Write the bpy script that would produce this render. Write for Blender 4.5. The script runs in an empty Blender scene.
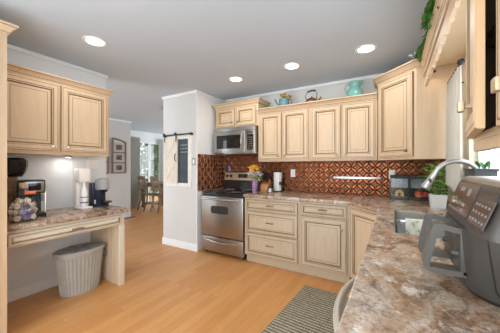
import bpy, bmesh, math, random
from mathutils import Vector, Matrix
random.seed(7)
PI = math.pi
S = bpy.context.scene
COL = S.collection

# ---------------------------------------------------------------- camera, world, exposure
cam_d = bpy.data.cameras.new('camera')
cam_d.sensor_width = 36.0
cam_d.lens = 244.0 / 500.0 * 36.0
cam_d.clip_start = 0.02
cam = bpy.data.objects.new('camera', cam_d)
COL.objects.link(cam)
cam.location = (0.0, 0.0, 1.285)
cam.rotation_euler = (PI / 2, 0.0, math.atan2(145, 244))
S.camera = cam

W = bpy.data.worlds.new('world')
S.world = W
W.use_nodes = True
bgn = W.node_tree.nodes['Background']
bgn.inputs[0].default_value = (0.87, 0.945, 1.0, 1)
bgn.inputs[1].default_value = 2.75

S.view_settings.view_transform = 'Standard'
S.view_settings.look = 'None'
S.view_settings.gamma = 1.0
S.view_settings.exposure = 0.80
S.view_settings.use_curve_mapping = False
LAMP_W = 2.2
LENS_E = 6.0


# ---------------------------------------------------------------- materials
class NT:
    """small helper for building node trees"""
    def __init__(self, name):
        self.m = bpy.data.materials.new(name)
        self.m.use_nodes = True
        self.t = self.m.node_tree
        self.b = self.t.nodes['Principled BSDF']

    def n(self, typ, **kw):
        nd = self.t.nodes.new(typ)
        for k, v in kw.items():
            setattr(nd, k, v)
        return nd

    def l(self, a, b):
        self.t.links.new(a, b)

    def math(self, op, a, b=None, c=None):
        nd = self.n('ShaderNodeMath', operation=op)
        for i, v in enumerate((a, b, c)):
            if v is None:
                continue
            if isinstance(v, (int, float)):
                nd.inputs[i].default_value = v
            else:
                self.l(v, nd.inputs[i])
        return nd.outputs[0]

    def coord(self, scale=(1, 1, 1)):
        tc = self.n('ShaderNodeTexCoord')
        mp = self.n('ShaderNodeMapping')
        mp.inputs['Scale'].default_value = scale
        self.l(tc.outputs['Object'], mp.inputs['Vector'])
        return mp.outputs[0]

    def noise(self, vec, scale, detail=3.0, rough=0.55, dist=0.0):
        nd = self.n('ShaderNodeTexNoise')
        nd.inputs['Scale'].default_value = scale
        nd.inputs['Detail'].default_value = detail
        nd.inputs['Roughness'].default_value = rough
        nd.inputs['Distortion'].default_value = dist
        self.l(vec, nd.inputs['Vector'])
        return nd.outputs['Fac']

    def ramp(self, fac, stops, interp='LINEAR'):
        nd = self.n('ShaderNodeValToRGB')
        cr = nd.color_ramp
        cr.interpolation = interp
        while len(cr.elements) < len(stops):
            cr.elements.new(0.5)
        for e, (p, c) in zip(cr.elements, stops):
            e.position = p
            e.color = tuple(c) + (1,)
        self.l(fac, nd.inputs['Fac'])
        return nd.outputs['Color']

    def mix(self, fac, a, b):
        nd = self.n('ShaderNodeMix', data_type='RGBA')
        if isinstance(fac, (int, float)):
            nd.inputs[0].default_value = fac
        else:
            self.l(fac, nd.inputs[0])
        for i, v in ((6, a), (7, b)):
            if isinstance(v, tuple):
                nd.inputs[i].default_value = v + (1,)
            else:
                self.l(v, nd.inputs[i])
        return nd.outputs[2]

    def bump(self, h, strength=0.2, dist=0.01):
        nd = self.n('ShaderNodeBump')
        nd.inputs['Strength'].default_value = strength
        nd.inputs['Distance'].default_value = dist
        self.l(h, nd.inputs['Height'])
        self.l(nd.outputs[0], self.b.inputs['Normal'])

    def base(self, c):
        if isinstance(c, tuple):
            self.b.inputs['Base Color'].default_value = c + (1,)
        else:
            self.l(c, self.b.inputs['Base Color'])


def plain(name, c, rough=0.5, metal=0.0, var=0.06, scale=14.0, spec=0.5, stretch=(1, 1, 1)):
    k = NT(name)
    f = k.noise(k.coord(stretch), scale, 3)
    d = tuple(max(0.0, x * (1 - var)) for x in c)
    u = tuple(min(1.0, x * (1 + var)) for x in c)
    k.base(k.ramp(f, [(0.3, d), (0.7, u)]))
    k.b.inputs['Roughness'].default_value = rough
    k.b.inputs['Metallic'].default_value = metal
    k.b.inputs['Specular IOR Level'].default_value = spec
    return k.m


def emissive(name, c, e):
    k = NT(name)
    k.base(c)
    k.b.inputs['Emission Color'].default_value = c + (1,)
    k.b.inputs['Emission Strength'].default_value = e
    return k.m


def pane_glass(name, tint=(1, 1, 1), glossy=0.08, rough=0.02):
    k = NT(name)
    t = k.n('ShaderNodeBsdfTransparent')
    t.inputs[0].default_value = tint + (1,)
    g = k.n('ShaderNodeBsdfGlossy')
    g.inputs['Roughness'].default_value = rough
    mx = k.n('ShaderNodeMixShader')
    mx.inputs[0].default_value = glossy
    k.l(t.outputs[0], mx.inputs[1])
    k.l(g.outputs[0], mx.inputs[2])
    k.l(mx.outputs[0], k.t.nodes['Material Output'].inputs['Surface'])
    return k.m


M = {}
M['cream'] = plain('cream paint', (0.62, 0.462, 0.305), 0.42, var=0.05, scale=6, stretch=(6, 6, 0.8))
M['greige'] = plain('shaded cream paint', (0.50, 0.395, 0.275), 0.42, var=0.06, scale=6, stretch=(6, 6, 0.8))  # same cream, with the base cabinets' dimmer light put into the colour
M['glaze'] = plain('brown glaze', (0.21, 0.13, 0.065), 0.5, var=0.15)
M['desk_cream'] = plain('whitewashed cream', (0.68, 0.60, 0.485), 0.45, var=0.05, scale=6, stretch=(6, 0.8, 6))
M['edge_tan'] = plain('tan door edge', (0.46, 0.29, 0.145), 0.45, var=0.06)
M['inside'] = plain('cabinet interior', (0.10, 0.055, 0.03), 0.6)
M['panel_wood'] = plain('panel side wood', (0.63, 0.49, 0.34), 0.5, var=0.14, scale=5, stretch=(7, 7, 0.5))
M['wall'] = plain('cool white wall paint', (0.77, 0.785, 0.80), 0.7, var=0.015, scale=3)
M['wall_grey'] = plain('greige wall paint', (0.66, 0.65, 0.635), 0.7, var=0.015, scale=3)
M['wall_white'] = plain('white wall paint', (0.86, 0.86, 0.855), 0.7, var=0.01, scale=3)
M['wall_warm'] = plain('cream wall paint', (0.83, 0.77, 0.63), 0.7, var=0.015, scale=3)
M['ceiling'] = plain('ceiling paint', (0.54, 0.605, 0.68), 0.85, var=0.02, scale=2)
M['trim'] = plain('white trim', (0.86, 0.865, 0.87), 0.4, var=0.01)
M['white_plastic'] = plain('white plastic', (0.86, 0.84, 0.80), 0.35, var=0.01)
M['pink_white'] = plain('warm white plastic', (0.86, 0.79, 0.745), 0.35, var=0.01)
M['black'] = plain('black plastic', (0.012, 0.012, 0.013), 0.28, var=0.2)
M['black_matte'] = plain('matte black', (0.02, 0.019, 0.018), 0.6, var=0.2)
M['black_gloss'] = plain('black glass', (0.010, 0.010, 0.011), 0.06, var=0.0)
M['steel'] = plain('brushed steel', (0.42, 0.41, 0.40), 0.30, 1.0, var=0.08, scale=20, stretch=(0.4, 0.4, 12))
M['steel_v'] = plain('vertical brushed steel', (0.40, 0.39, 0.38), 0.28, 1.0, var=0.06, scale=18, stretch=(8, 8, 0.3))
M['bright_steel'] = plain('bright satin metal', (0.72, 0.715, 0.70), 0.25, 1.0, var=0.03)
M['faucet'] = plain('satin faucet', (0.46, 0.455, 0.44), 0.3, 1.0, var=0.03)
M['dw_handle'] = plain('pale champagne handle', (0.58, 0.54, 0.46), 0.35, 0.4, var=0.03)
M['sink_steel'] = plain('sink steel', (0.60, 0.61, 0.62), 0.28, 1.0, var=0.05)
M['pewter'] = plain('aged pewter', (0.30, 0.235, 0.165), 0.38, 0.85, var=0.12)
M['bronze_knob'] = plain('bronze knob', (0.50, 0.36, 0.23), 0.4, 0.55, var=0.1)
M['grey_plastic'] = plain('grey plastic', (0.33, 0.325, 0.315), 0.4, var=0.03)
M['can'] = plain('galvanised grey', (0.43, 0.425, 0.40), 0.42, 0.25, var=0.06)
M['can_dark'] = plain('dark recess grey', (0.19, 0.19, 0.185), 0.5, 0.2, var=0.06)
M['navy'] = plain('navy black plastic', (0.018, 0.026, 0.045), 0.22, var=0.1)
M['fryer'] = plain('grey appliance shell', (0.080, 0.073, 0.067), 0.36, 0.25, var=0.03)
M['fryer_light'] = plain('champagne grey trim', (0.27, 0.24, 0.205), 0.30, 0.55, var=0.03)
M['fryer_panel'] = plain('brown black control glass', (0.075, 0.058, 0.05), 0.18, var=0.05)
M['fryer_handle'] = plain('grey handle plastic', (0.095, 0.088, 0.082), 0.35, var=0.03)
M['display'] = plain('display mark', (0.26, 0.25, 0.235), 0.4, var=0.05)
M['leaf'] = plain('fresh leaf', (0.24, 0.56, 0.12), 0.42, var=0.35, scale=30)
M['ivy'] = plain('ivy leaf', (0.07, 0.19, 0.035), 0.45, var=0.5, scale=40)
M['tree_leaf'] = plain('tree leaf', (0.11, 0.15, 0.06), 0.6, var=0.5, scale=3)
M['bark'] = plain('bark', (0.20, 0.14, 0.09), 0.8, var=0.3)
M['grass'] = plain('lawn', (0.28, 0.28, 0.22), 0.9, var=0.2)
M['curtain_grey'] = plain('grey curtain cloth', (0.46, 0.455, 0.42), 0.85, var=0.06, scale=40)
M['brown_wood'] = plain('dark brown wood', (0.20, 0.115, 0.06), 0.4, var=0.25, scale=9, stretch=(1, 1, 4))
M['taupe_wood'] = plain('weathered chair wood', (0.24, 0.165, 0.105), 0.5, var=0.2, scale=9)
M['knife_wood'] = plain('orange beech', (0.62, 0.27, 0.10), 0.4, var=0.15, scale=14, stretch=(6, 1, 1))
M['frame_wood'] = plain('taupe frame', (0.20, 0.16, 0.12), 0.6, var=0.2)
M['mat_board'] = plain('photo mount', (0.55, 0.50, 0.45), 0.7)
M['photo'] = plain('photo print', (0.14, 0.11, 0.10), 0.5, var=0.9, scale=22)
M['barn'] = plain('whitewashed barn wood', (0.72, 0.65, 0.56), 0.7, var=0.12, scale=8, stretch=(8, 8, 0.8))
M['barn_frame'] = plain('white barn frame', (0.80, 0.77, 0.72), 0.7, var=0.06, scale=8)
M['chalk'] = plain('blue grey chalkboard', (0.055, 0.075, 0.095), 0.7, var=0.25, scale=6)
M['chalk_mark'] = plain('chalk white', (0.60, 0.60, 0.59), 0.9)
M['teal'] = plain('turquoise glaze', (0.17, 0.40, 0.36), 0.25, var=0.12, scale=10)
M['blue_tin'] = plain('pale blue enamel', (0.12, 0.26, 0.30), 0.4, var=0.18, scale=12)
M['yellow_petal'] = plain('yellow petal', (0.85, 0.52, 0.05), 0.6, var=0.2, scale=30)
M['gold_petal'] = plain('dried gold petal', (0.58, 0.33, 0.06), 0.7, var=0.3, scale=30)
M['pink_petal'] = plain('pale pink petal', (0.85, 0.63, 0.60), 0.6, var=0.1, scale=30)
M['lilac_petal'] = plain('pale lilac petal', (0.66, 0.56, 0.68), 0.6, var=0.1, scale=30)
M['green_petal'] = plain('dull green stem', (0.13, 0.22, 0.07), 0.6, var=0.3)
M['dry'] = plain('dried straw', (0.42, 0.33, 0.16), 0.8, var=0.3)
M['kettle'] = plain('brown copper kettle', (0.22, 0.12, 0.055), 0.3, 0.8, var=0.25, scale=10)
M['blue_bottle'] = plain('violet blue bottle', (0.24, 0.23, 0.45), 0.25, var=0.1)
M['paper'] = plain('paper', (0.86, 0.85, 0.83), 0.85, var=0.02)
M['cork'] = plain('cork', (0.58, 0.40, 0.24), 0.8, var=0.15, scale=40)
M['pod_a'] = plain('cream pod', (0.80, 0.74, 0.64), 0.5, var=0.06)
M['pod_b'] = plain('violet pod', (0.19, 0.16, 0.34), 0.4, var=0.15)
M['pod_c'] = plain('ochre pod', (0.55, 0.38, 0.17), 0.4, var=0.15)
M['orange'] = plain('orange red plastic', (0.75, 0.18, 0.07), 0.4)
M['wire'] = plain('dark wire', (0.09, 0.065, 0.04), 0.4, 0.7)
M['glass'] = pane_glass('clear glass', (0.97, 0.98, 0.98), 0.07)
M['jar_glass'] = pane_glass('jar glass', (0.985, 0.99, 0.985), 0.05, 0.05)
M['tank_glass'] = pane_glass('tank plastic', (0.95, 0.96, 0.96), 0.04, 0.1)
M['oven_glass'] = plain('oven window', (0.035, 0.037, 0.038), 0.12, var=0.1)
M['lens'] = emissive('lamp lens', (1.0, 0.97, 0.92), LENS_E)
M['tank_ochre'] = plain('ochre ornament', (0.80, 0.42, 0.08), 0.5, var=0.15)
M['tank_red'] = plain('red ornament', (0.70, 0.06, 0.03), 0.5, var=0.1)
M['tank_orange'] = plain('orange ornament', (0.80, 0.30, 0.05), 0.5, var=0.1)
M['gravel'] = plain('dark green gravel', (0.025, 0.05, 0.03), 0.9, var=0.6, scale=90)
M['sheet_grey'] = plain('pale grey backing', (0.36, 0.37, 0.38), 0.6, var=0.2, scale=20)
M['pot_white'] = plain('white ceramic', (0.78, 0.78, 0.77), 0.35, var=0.02)
M['planter'] = plain('charcoal planter', (0.055, 0.06, 0.065), 0.6, var=0.1)
M['soil'] = plain('soil', (0.06, 0.04, 0.025), 0.9, var=0.4, scale=60)
M['siding'] = plain('pale stucco outside', (0.80, 0.80, 0.78), 0.9, var=0.05)


def mat_floor():
    k = NT('oak planks')
    tc = k.n('ShaderNodeTexCoord')
    mp = k.n('ShaderNodeMapping')
    mp.inputs['Rotation'].default_value = (0, 0, PI / 2)
    k.l(tc.outputs['Object'], mp.inputs['Vector'])
    br = k.n('ShaderNodeTexBrick')
    br.offset = 0.37
    br.inputs['Scale'].default_value = 1.0
    br.inputs['Brick Width'].default_value = 0.95
    br.inputs['Row Height'].default_value = 0.083
    br.inputs['Mortar Size'].default_value = 0.0011
    br.inputs['Mortar Smooth'].default_value = 0.3
    br.inputs['Bias'].default_value = 0.0
    br.inputs['Color1'].default_value = (0.58, 0.262, 0.080, 1)
    br.inputs['Color2'].default_value = (0.65, 0.325, 0.115, 1)
    br.inputs['Mortar'].default_value = (0.42, 0.19, 0.07, 1)
    k.l(mp.outputs[0], br.inputs['Vector'])
    g = k.noise(k.coord((30, 1.6, 1)), 3.0, 5, 0.6, 0.6)
    gr = k.ramp(g, [(0.3, (0.86, 0.83, 0.80)), (0.7, (1.06, 1.05, 1.04))])
    mx = k.n('ShaderNodeMix', data_type='RGBA', blend_type='MULTIPLY')
    mx.inputs[0].default_value = 0.8
    k.l(br.outputs['Color'], mx.inputs[6])
    k.l(gr, mx.inputs[7])
    k.base(mx.outputs[2])
    k.b.inputs['Roughness'].default_value = 0.33
    k.bump(br.outputs['Fac'], -0.15, 0.002)
    return k.m


def mat_granite(name, bright=1.0):
    k = NT(name)
    v = k.coord()
    vs = k.coord((1.0, 0.62, 1.0))
    warm = k.noise(vs, 6.0, 5, 0.62, 1.4)
    base = k.ramp(warm, [(0.34, (0.24, 0.13, 0.07)), (0.46, (0.40, 0.265, 0.175)), (0.58, (0.48, 0.38, 0.30)), (0.70, (0.52, 0.465, 0.42))])
    blot = k.noise(vs, 11, 6, 0.70, 1.0)
    bf = k.ramp(blot, [(0.49, (0, 0, 0)), (0.60, (1, 1, 1))])
    zone = k.noise(v, 3.6, 3)
    zf = k.ramp(zone, [(0.40, (0.22, 0.22, 0.22)), (0.58, (0.95, 0.95, 0.95))])
    mk = k.n('ShaderNodeMix', data_type='RGBA', blend_type='MULTIPLY')
    mk.inputs[0].default_value = 1.0
    k.l(bf, mk.inputs[6])
    k.l(zf, mk.inputs[7])
    c2 = k.mix(mk.outputs[2], base, (0.085, 0.058, 0.045))
    pale = k.noise(vs, 17, 5, 0.65)
    pf = k.ramp(pale, [(0.56, (0, 0, 0)), (0.66, (0.85, 0.85, 0.85))])
    c3 = k.mix(pf, c2, (0.68, 0.63, 0.58))
    fine = k.noise(v, 85, 4, 0.75)
    f2 = k.ramp(fine, [(0.38, (0.62, 0.59, 0.57)), (0.50, (1.0, 1.0, 1.0)), (0.64, (1.2, 1.17, 1.14))])
    mx = k.n('ShaderNodeMix', data_type='RGBA', blend_type='MULTIPLY')
    mx.inputs[0].default_value = 1.0
    k.l(c3, mx.inputs[6])
    k.l(f2, mx.inputs[7])
    k.base(mx.outputs[2])
    k.b.inputs['Roughness'].default_value = 0.24
    return k.m


def mat_copper():
    """pressed copper tin tiles: interlocking circles on a square grid, raised"""
    k = NT('pressed copper tin')
    tc = k.n('ShaderNodeTexCoord')
    sep = k.n('ShaderNodeSeparateXYZ')
    k.l(tc.outputs['Object'], sep.inputs[0])
    T = 0.10
    u = k.math('DIVIDE', k.math('ADD', sep.outputs['X'], sep.outputs['Z']), T * 1.41421)
    w = k.math('DIVIDE', k.math('SUBTRACT', sep.outputs['Z'], sep.outputs['X']), T * 1.41421)
    fu = k.math('FRACT', u)
    fw = k.math('FRACT', w)
    acc = None
    for cx, cy in ((0, 0), (1, 0), (0, 1), (1, 1)):
        dx = k.math('SUBTRACT', fu, cx)
        dy = k.math('SUBTRACT', fw, cy)
        d = k.math('SQRT', k.math('ADD', k.math('MULTIPLY', dx, dx), k.math('MULTIPLY', dy, dy)))
        e = k.math('ABSOLUTE', k.math('SUBTRACT', d, 0.707))
        r = k.math('SUBTRACT', 1.0, k.math('MULTIPLY', e, 11.0))
        r = k.math('MAXIMUM', r, 0.0)
        acc = r if acc is None else k.math('MAXIMUM', acc, r)
    # small diamonds at the centres and the lattice points
    for ox in (0.5, 0.0):
        a = k.math('ABSOLUTE', k.math('SUBTRACT', k.math('FRACT', k.math('ADD', fu, 0.5 - ox + 0.0)), 0.5))
        b = k.math('ABSOLUTE', k.math('SUBTRACT', k.math('FRACT', k.math('ADD', fw, 0.5 - ox + 0.0)), 0.5))
        s = k.math('ADD', a, b)
        r = k.math('MAXIMUM', k.math('SUBTRACT', 1.0, k.math('MULTIPLY', k.math('ABSOLUTE', k.math('SUBTRACT', s, 0.13)), 16.0)), 0.0)
        acc = k.math('MAXIMUM', acc, r)
    n = k.noise(k.coord(), 9, 4, 0.6)
    low = k.ramp(n, [(0.3, (0.16, 0.042, 0.016)), (0.7, (0.34, 0.105, 0.04))])
    high = k.ramp(n, [(0.3, (0.72, 0.42, 0.26)), (0.7, (0.90, 0.60, 0.42))])
    k.base(k.mix(k.math('MULTIPLY', acc, 0.55), low, high))  # metal highlights painted into the colour of the raised lines
    k.b.inputs['Metallic'].default_value = 0.8
    k.b.inputs['Roughness'].default_value = 0.27
    k.bump(acc, 1.0, 0.008)
    return k.m


def mat_rug():
    k = NT('woven rug')
    tc = k.n('ShaderNodeTexCoord')
    sep = k.n('ShaderNodeSeparateXYZ')
    k.l(tc.outputs['Object'], sep.inputs[0])
    wv = k.math('SINE', k.math('MULTIPLY', sep.outputs['Y'], 2 * PI / 0.034))
    wx = k.math('SINE', k.math('MULTIPLY', sep.outputs['X'], 2 * PI / 0.022))
    n = k.noise(k.coord((1, 1, 1)), 60, 3, 0.7)
    n2 = k.noise(k.coord((1.5, 14, 1)), 6, 3, 0.7)
    s = k.math('ADD', k.math('MULTIPLY', wv, 0.24), k.math('MULTIPLY', wx, 0.08))
    s = k.math('ADD', s, k.math('ADD', k.math('MULTIPLY', n, 0.8), k.math('MULTIPLY', n2, 0.5)))
    k.base(k.ramp(s, [(0.28, (0.075, 0.063, 0.042)), (0.62, (0.20, 0.172, 0.12)), (0.95, (0.50, 0.45, 0.34))]))
    k.b.inputs['Roughness'].default_value = 0.95
    k.bump(s, 0.5, 0.004)
    return k.m


def mat_sheer():
    k = NT('sheer cream curtain')
    tr = k.n('ShaderNodeBsdfTranslucent')
    tr.inputs[0].default_value = (0.62, 0.58, 0.52, 1)
    k.base((0.78, 0.74, 0.68))
    k.b.inputs['Roughness'].default_value = 0.9
    mx = k.n('ShaderNodeMixShader')
    mx.inputs[0].default_value = 0.5
    k.l(k.b.outputs[0], mx.inputs[1])
    k.l(tr.outputs[0], mx.inputs[2])
    k.l(mx.outputs[0], k.t.nodes['Material Output'].inputs['Surface'])
    return k.m


def mat_towel():
    k = NT('printed tea towel')
    f = k.noise(k.coord(), 24, 3, 0.6)
    k.base(k.ramp(f, [(0.40, (0.74, 0.72, 0.62)), (0.56, (0.70, 0.68, 0.56)), (0.66, (0.34, 0.38, 0.28))]))
    k.b.inputs['Roughness'].default_value = 0.95
    return k.m


def mat_vase():
    k = NT('purple and white vase')
    ck = k.n('ShaderNodeTexWave')
    ck.inputs['Scale'].default_value = 14.0
    ck.inputs['Distortion'].default_value = 6.0
    ck.inputs['Detail Scale'].default_value = 6.0
    ck.bands_direction = 'Z'
    k.l(k.coord(), ck.inputs['Vector'])
    k.base(k.ramp(ck.outputs['Fac'], [(0.62, (0.16, 0.012, 0.14)), (0.85, (0.60, 0.48, 0.60))]))
    k.b.inputs['Roughness'].default_value = 0.3
    return k.m


M['floor'] = mat_floor()
M['granite'] = mat_granite('granite laminate')
M['copper'] = mat_copper()
M['rug'] = mat_rug()
M['sheer'] = mat_sheer()
M['towel'] = mat_towel()
M['vase'] = mat_vase()


# ---------------------------------------------------------------- mesh building
class MB:
    def __init__(self):
        self.v = []
        self.f = []
        self.mi = []
        self.T = Matrix.Identity(4)

    def add(self, pts, faces, mi=0):
        o = len(self.v)
        self.v += [tuple(self.T @ Vector(p)) for p in pts]
        for f in faces:
            self.f.append(tuple(i + o for i in f))
            self.mi.append(mi)
        return self

    def box(self, x0, x1, y0, y1, z0, z1, mi=0, b=0.0):
        if b <= 0:
            p = [(x, y, z) for x in (x0, x1) for y in (y0, y1) for z in (z0, z1)]
            return self.add(p, [(0, 1, 3, 2), (4, 6, 7, 5), (0, 4, 5, 1), (2, 3, 7, 6), (0, 2, 6, 4), (1, 5, 7, 3)], mi)
        bm = bmesh.new()
        bmesh.ops.create_cube(bm, size=1.0)
        for v in bm.verts:
            v.co = ((x0 + x1) / 2 + v.co.x * (x1 - x0), (y0 + y1) / 2 + v.co.y * (y1 - y0), (z0 + z1) / 2 + v.co.z * (z1 - z0))
        bb = min(b, 0.49 * min(abs(x1 - x0), abs(y1 - y0), abs(z1 - z0)))
        bmesh.ops.bevel(bm, geom=bm.edges[:], offset=bb, segments=2, profile=0.6, affect='EDGES')
        self.bm(bm, mi)
        return self

    def bm(self, bm, mi=0):
        bm.verts.index_update()
        self.add([v.co[:] for v in bm.verts], [[v.index for v in f.verts] for f in bm.faces], mi)
        bm.free()

    def loft(self, rings, mi=0, closed=True, cap0=True, cap1=True, mis=None):
        n = len(rings[0])
        pts = [p for r in rings for p in r]
        o = len(self.v)
        self.v += [tuple(self.T @ Vector(p)) for p in pts]
        for i in range(len(rings) - 1):
            m = mis[i] if mis else mi
            for j in range(n if closed else n - 1):
                k = (j + 1) % n
                self.f.append((o + i * n + j, o + i * n + k, o + (i + 1) * n + k, o + (i + 1) * n + j))
                self.mi.append(m)
        if cap0:
            self.f.append(tuple(o + j for j in reversed(range(n))))
            self.mi.append(mis[0] if mis else mi)
        if cap1:
            self.f.append(tuple(o + (len(rings) - 1) * n + j for j in range(n)))
            self.mi.append(mis[-1] if mis else mi)
        return self

    def lathe(self, prof, c=(0, 0, 0), seg=20, mi=0, sx=1.0, sy=1.0, cap0=True, cap1=True, mis=None):
        rings = []
        for r, z in prof:
            r = max(r, 0.0004)
            rings.append([(c[0] + r * sx * math.cos(2 * PI * j / seg), c[1] + r * sy * math.sin(2 * PI * j / seg), c[2] + z) for j in range(seg)])
        return self.loft(rings, mi, True, cap0, cap1, mis)

    def tube(self, pts, r, seg=8, mi=0, caps=True):
        pts = [Vector(p) for p in pts]
        rr = r if isinstance(r, (list, tuple)) else [r] * len(pts)
        rings = []
        up = Vector((0, 0, 1))
        t0 = (pts[1] - pts[0]).normalized()
        nrm = t0.cross(up)
        if nrm.length < 1e-4:
            nrm = Vector((1, 0, 0))
        nrm.normalize()
        for i, p in enumerate(pts):
            a = pts[max(i - 1, 0)]
            b = pts[min(i + 1, len(pts) - 1)]
            t = (b - a).normalized()
            nrm = (nrm - t * nrm.dot(t))
            nrm.normalize()
            bi = t.cross(nrm)
            rings.append([tuple(p + (nrm * math.cos(2 * PI * j / seg) + bi * math.sin(2 * PI * j / seg)) * rr[i]) for j in range(seg)])
        return self.loft(rings, mi, True, caps, caps)

    def prism(self, poly, z0, z1, mi=0):
        n = len(poly)
        return self.loft([[(x, y, z0) for x, y in poly], [(x, y, z1) for x, y in poly]], mi)

    def ball(self, c, r, mi=0, sx=1, sy=1, sz=1, seg=10, rows=6):
        prof = [(r * math.sin(PI * i / rows), -r * math.cos(PI * i / rows) * sz) for i in range(rows + 1)]
        return self.lathe(prof, c, seg, mi, sx, sy)

    def leaf(self, base, d, ln, wd, mi=0, droop=0.3, fold=0.15):
        d = Vector(d).normalized()
        s = d.cross(Vector((0, 0, 1)))
        if s.length < 1e-3:
            s = Vector((1, 0, 0))
        s.normalize()
        n = s.cross(d)
        b = Vector(base)
        P = [b]
        prof = ((0.3, 0.8), (0.6, 1.0), (0.85, 0.55))
        for t, w in prof:
            c = b + d * ln * t - Vector((0, 0, 1)) * droop * ln * t * t
            P += [c + s * wd * w * 0.5 + n * fold * wd, c, c - s * wd * w * 0.5 + n * fold * wd]
        P.append(b + d * ln - Vector((0, 0, 1)) * droop * ln)
        F = [(0, 2, 1), (0, 3, 2)]
        for i in (0, 1):
            a = 1 + 3 * i
            F += [(a, a + 1, a + 4, a + 3), (a + 1, a + 2, a + 5, a + 4)]
        F += [(7, 8, 10), (8, 9, 10)]
        return self.add([tuple(p) for p in P], F, mi)

    def mesh(self, name, mats, smooth=35, recalc=True):
        me = bpy.data.meshes.new(name)
        me.from_pydata(self.v, [], self.f)
        for m in (mats if isinstance(mats, (list, tuple)) else [mats]):
            me.materials.append(m)
        me.polygons.foreach_set('material_index', self.mi)
        if recalc:
            bm = bmesh.new()
            bm.from_mesh(me)
            bmesh.ops.recalc_face_normals(bm, faces=bm.faces[:])
            bm.to_mesh(me)
            bm.free()
        if smooth:
            me.shade_smooth()
            me.set_sharp_from_angle(angle=math.radians(smooth))
        me.update()
        return me


def put(name, mb, mats, parent=None, loc=(0, 0, 0), rz=0.0, smooth=35, label=None):
    o = bpy.data.objects.new(name, mb.mesh(name, mats, smooth))
    COL.objects.link(o)
    o.location = loc
    o.rotation_euler = (0, 0, rz)
    if parent:
        o.parent = parent
    if label:
        o['label'] = label
    return o


def thing(name, label, cat, loc=(0, 0, 0), rz=0.0, group=None):
    o = bpy.data.objects.new(name, None)
    COL.objects.link(o)
    o.empty_display_size = 0.05
    o.location = loc
    o.rotation_euler = (0, 0, rz)
    o['label'] = label
    o['category'] = cat
    if group:
        o['group'] = group
    return o


def solo(name, mb, mats, label, cat, loc=(0, 0, 0), rz=0.0, group=None, kind=None, smooth=35):
    o = put(name, mb, mats, None, loc, rz, smooth)
    o['label'] = label
    o['category'] = cat
    if group:
        o['group'] = group
    if kind:
        o['kind'] = kind
    return o


def struct(name, mb, mats, parent=None, label=None, smooth=35):
    o = put(name, mb, mats, parent, smooth=smooth, label=label)
    o['kind'] = 'structure'
    return o


def dup(root, loc, rz=None, label=None):
    r = root.copy()
    COL.objects.link(r)
    r.location = loc
    if rz is not None:
        r.rotation_euler = (0, 0, rz)
    if label:
        r['label'] = label
    for ch in root.children:
        c = ch.copy()
        COL.objects.link(c)
        c.parent = r
        for g in ch.children:
            d = g.copy()
            COL.objects.link(d)
            d.parent = c
    return r


def B(*a, **k):
    return MB().box(*a, **k)


# ---------------------------------------------------------------- room shell
H = 2.44
struct('floor', B(-9, 0.62, -0.75, 7.2, -0.06, 0.0), M['floor'])
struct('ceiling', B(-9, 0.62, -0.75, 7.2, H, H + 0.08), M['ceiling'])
# back wall of the kitchen
struct('wall_back', B(-2.58, 0.62, 3.45, 3.57, 0, H), M['wall_grey'])
# pantry block: greige front, white side return beside the range
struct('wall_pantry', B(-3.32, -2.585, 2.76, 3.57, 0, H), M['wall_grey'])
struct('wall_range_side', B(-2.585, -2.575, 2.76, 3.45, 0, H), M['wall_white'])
# left wall behind the desk
struct('wall_left', B(-3.27, -3.15, -0.75, 1.725, 0, H), M['wall'])
# hall wall with photos and the dining area
struct('wall_hall', B(-5.96, -5.84, -0.75, 3.82, 0, H), M['wall_grey'])
struct('wall_jog', B(-7.32, -5.96, 3.70, 3.82, 0, H), M['wall_white'])
wd = MB()
wd.box(-7.32, -7.2, 3.82, 4.92, 0, H).box(-7.32, -7.2, 5.93, 6.9, 0, H).box(-7.32, -7.2, 4.92, 5.93, 2.10, H)
struct('wall_dining', wd, M['wall_white'])
struct('wall_dining_end', B(-7.32, -3.2, 6.8, 6.92, 0, 0.75).box(-7.32, -3.2, 6.8, 6.92, 2.2, H).box(-7.32, -6.9, 6.8, 6.92, 0.75, 2.2).box(-3.6, -3.2, 6.8, 6.92, 0.75, 2.2), M['wall_white'])
struct('wall_dining_right', B(-3.32, -3.2, 3.57, 6.8, 0, H), M['wall_white'])
# right wall with the sink window opening
WY0, WY1, WZ0, WZ1 = 1.00, 2.52, 1.12, 2.05
wr = MB()
wr.box(0.50, 0.62, -0.75, WY0, 0, H).box(0.50, 0.62, WY1, 3.45, 0, H)
wr.box(0.50, 0.62, WY0, WY1, 0, WZ0).box(0.50, 0.62, WY0, WY1, WZ1, H)
struct('wall_right', wr, M['wall_warm'])


def baseboard(mb, x0, x1, y0, y1, h=0.11):
    mb.box(x0, x1, y0, y1, 0, h - 0.012, b=0.002)
    mb.box(x0 + 0.0, x1, y0, y1, h - 0.012, h, b=0.004)


bb = MB(); baseboard(bb, -3.15, -3.135, 0.63, 1.52); struct('baseboard_left', bb, M['trim'])
bb = MB(); baseboard(bb, -3.335, -2.56, 2.745, 2.76); struct('baseboard_pantry', bb, M['trim'])
bb = MB(); baseboard(bb, -2.575, -2.56, 2.76, 2.79); struct('baseboard_range_side', bb, M['trim'])
bb = MB(); baseboard(bb, -5.84, -5.825, 1.0, 3.82); struct('baseboard_hall', bb, M['trim'])


def ctrim(mb, x0, x1, y0, y1):
    mb.box(x0, x1, y0, y1, H - 0.04, H, b=0.006)


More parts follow.
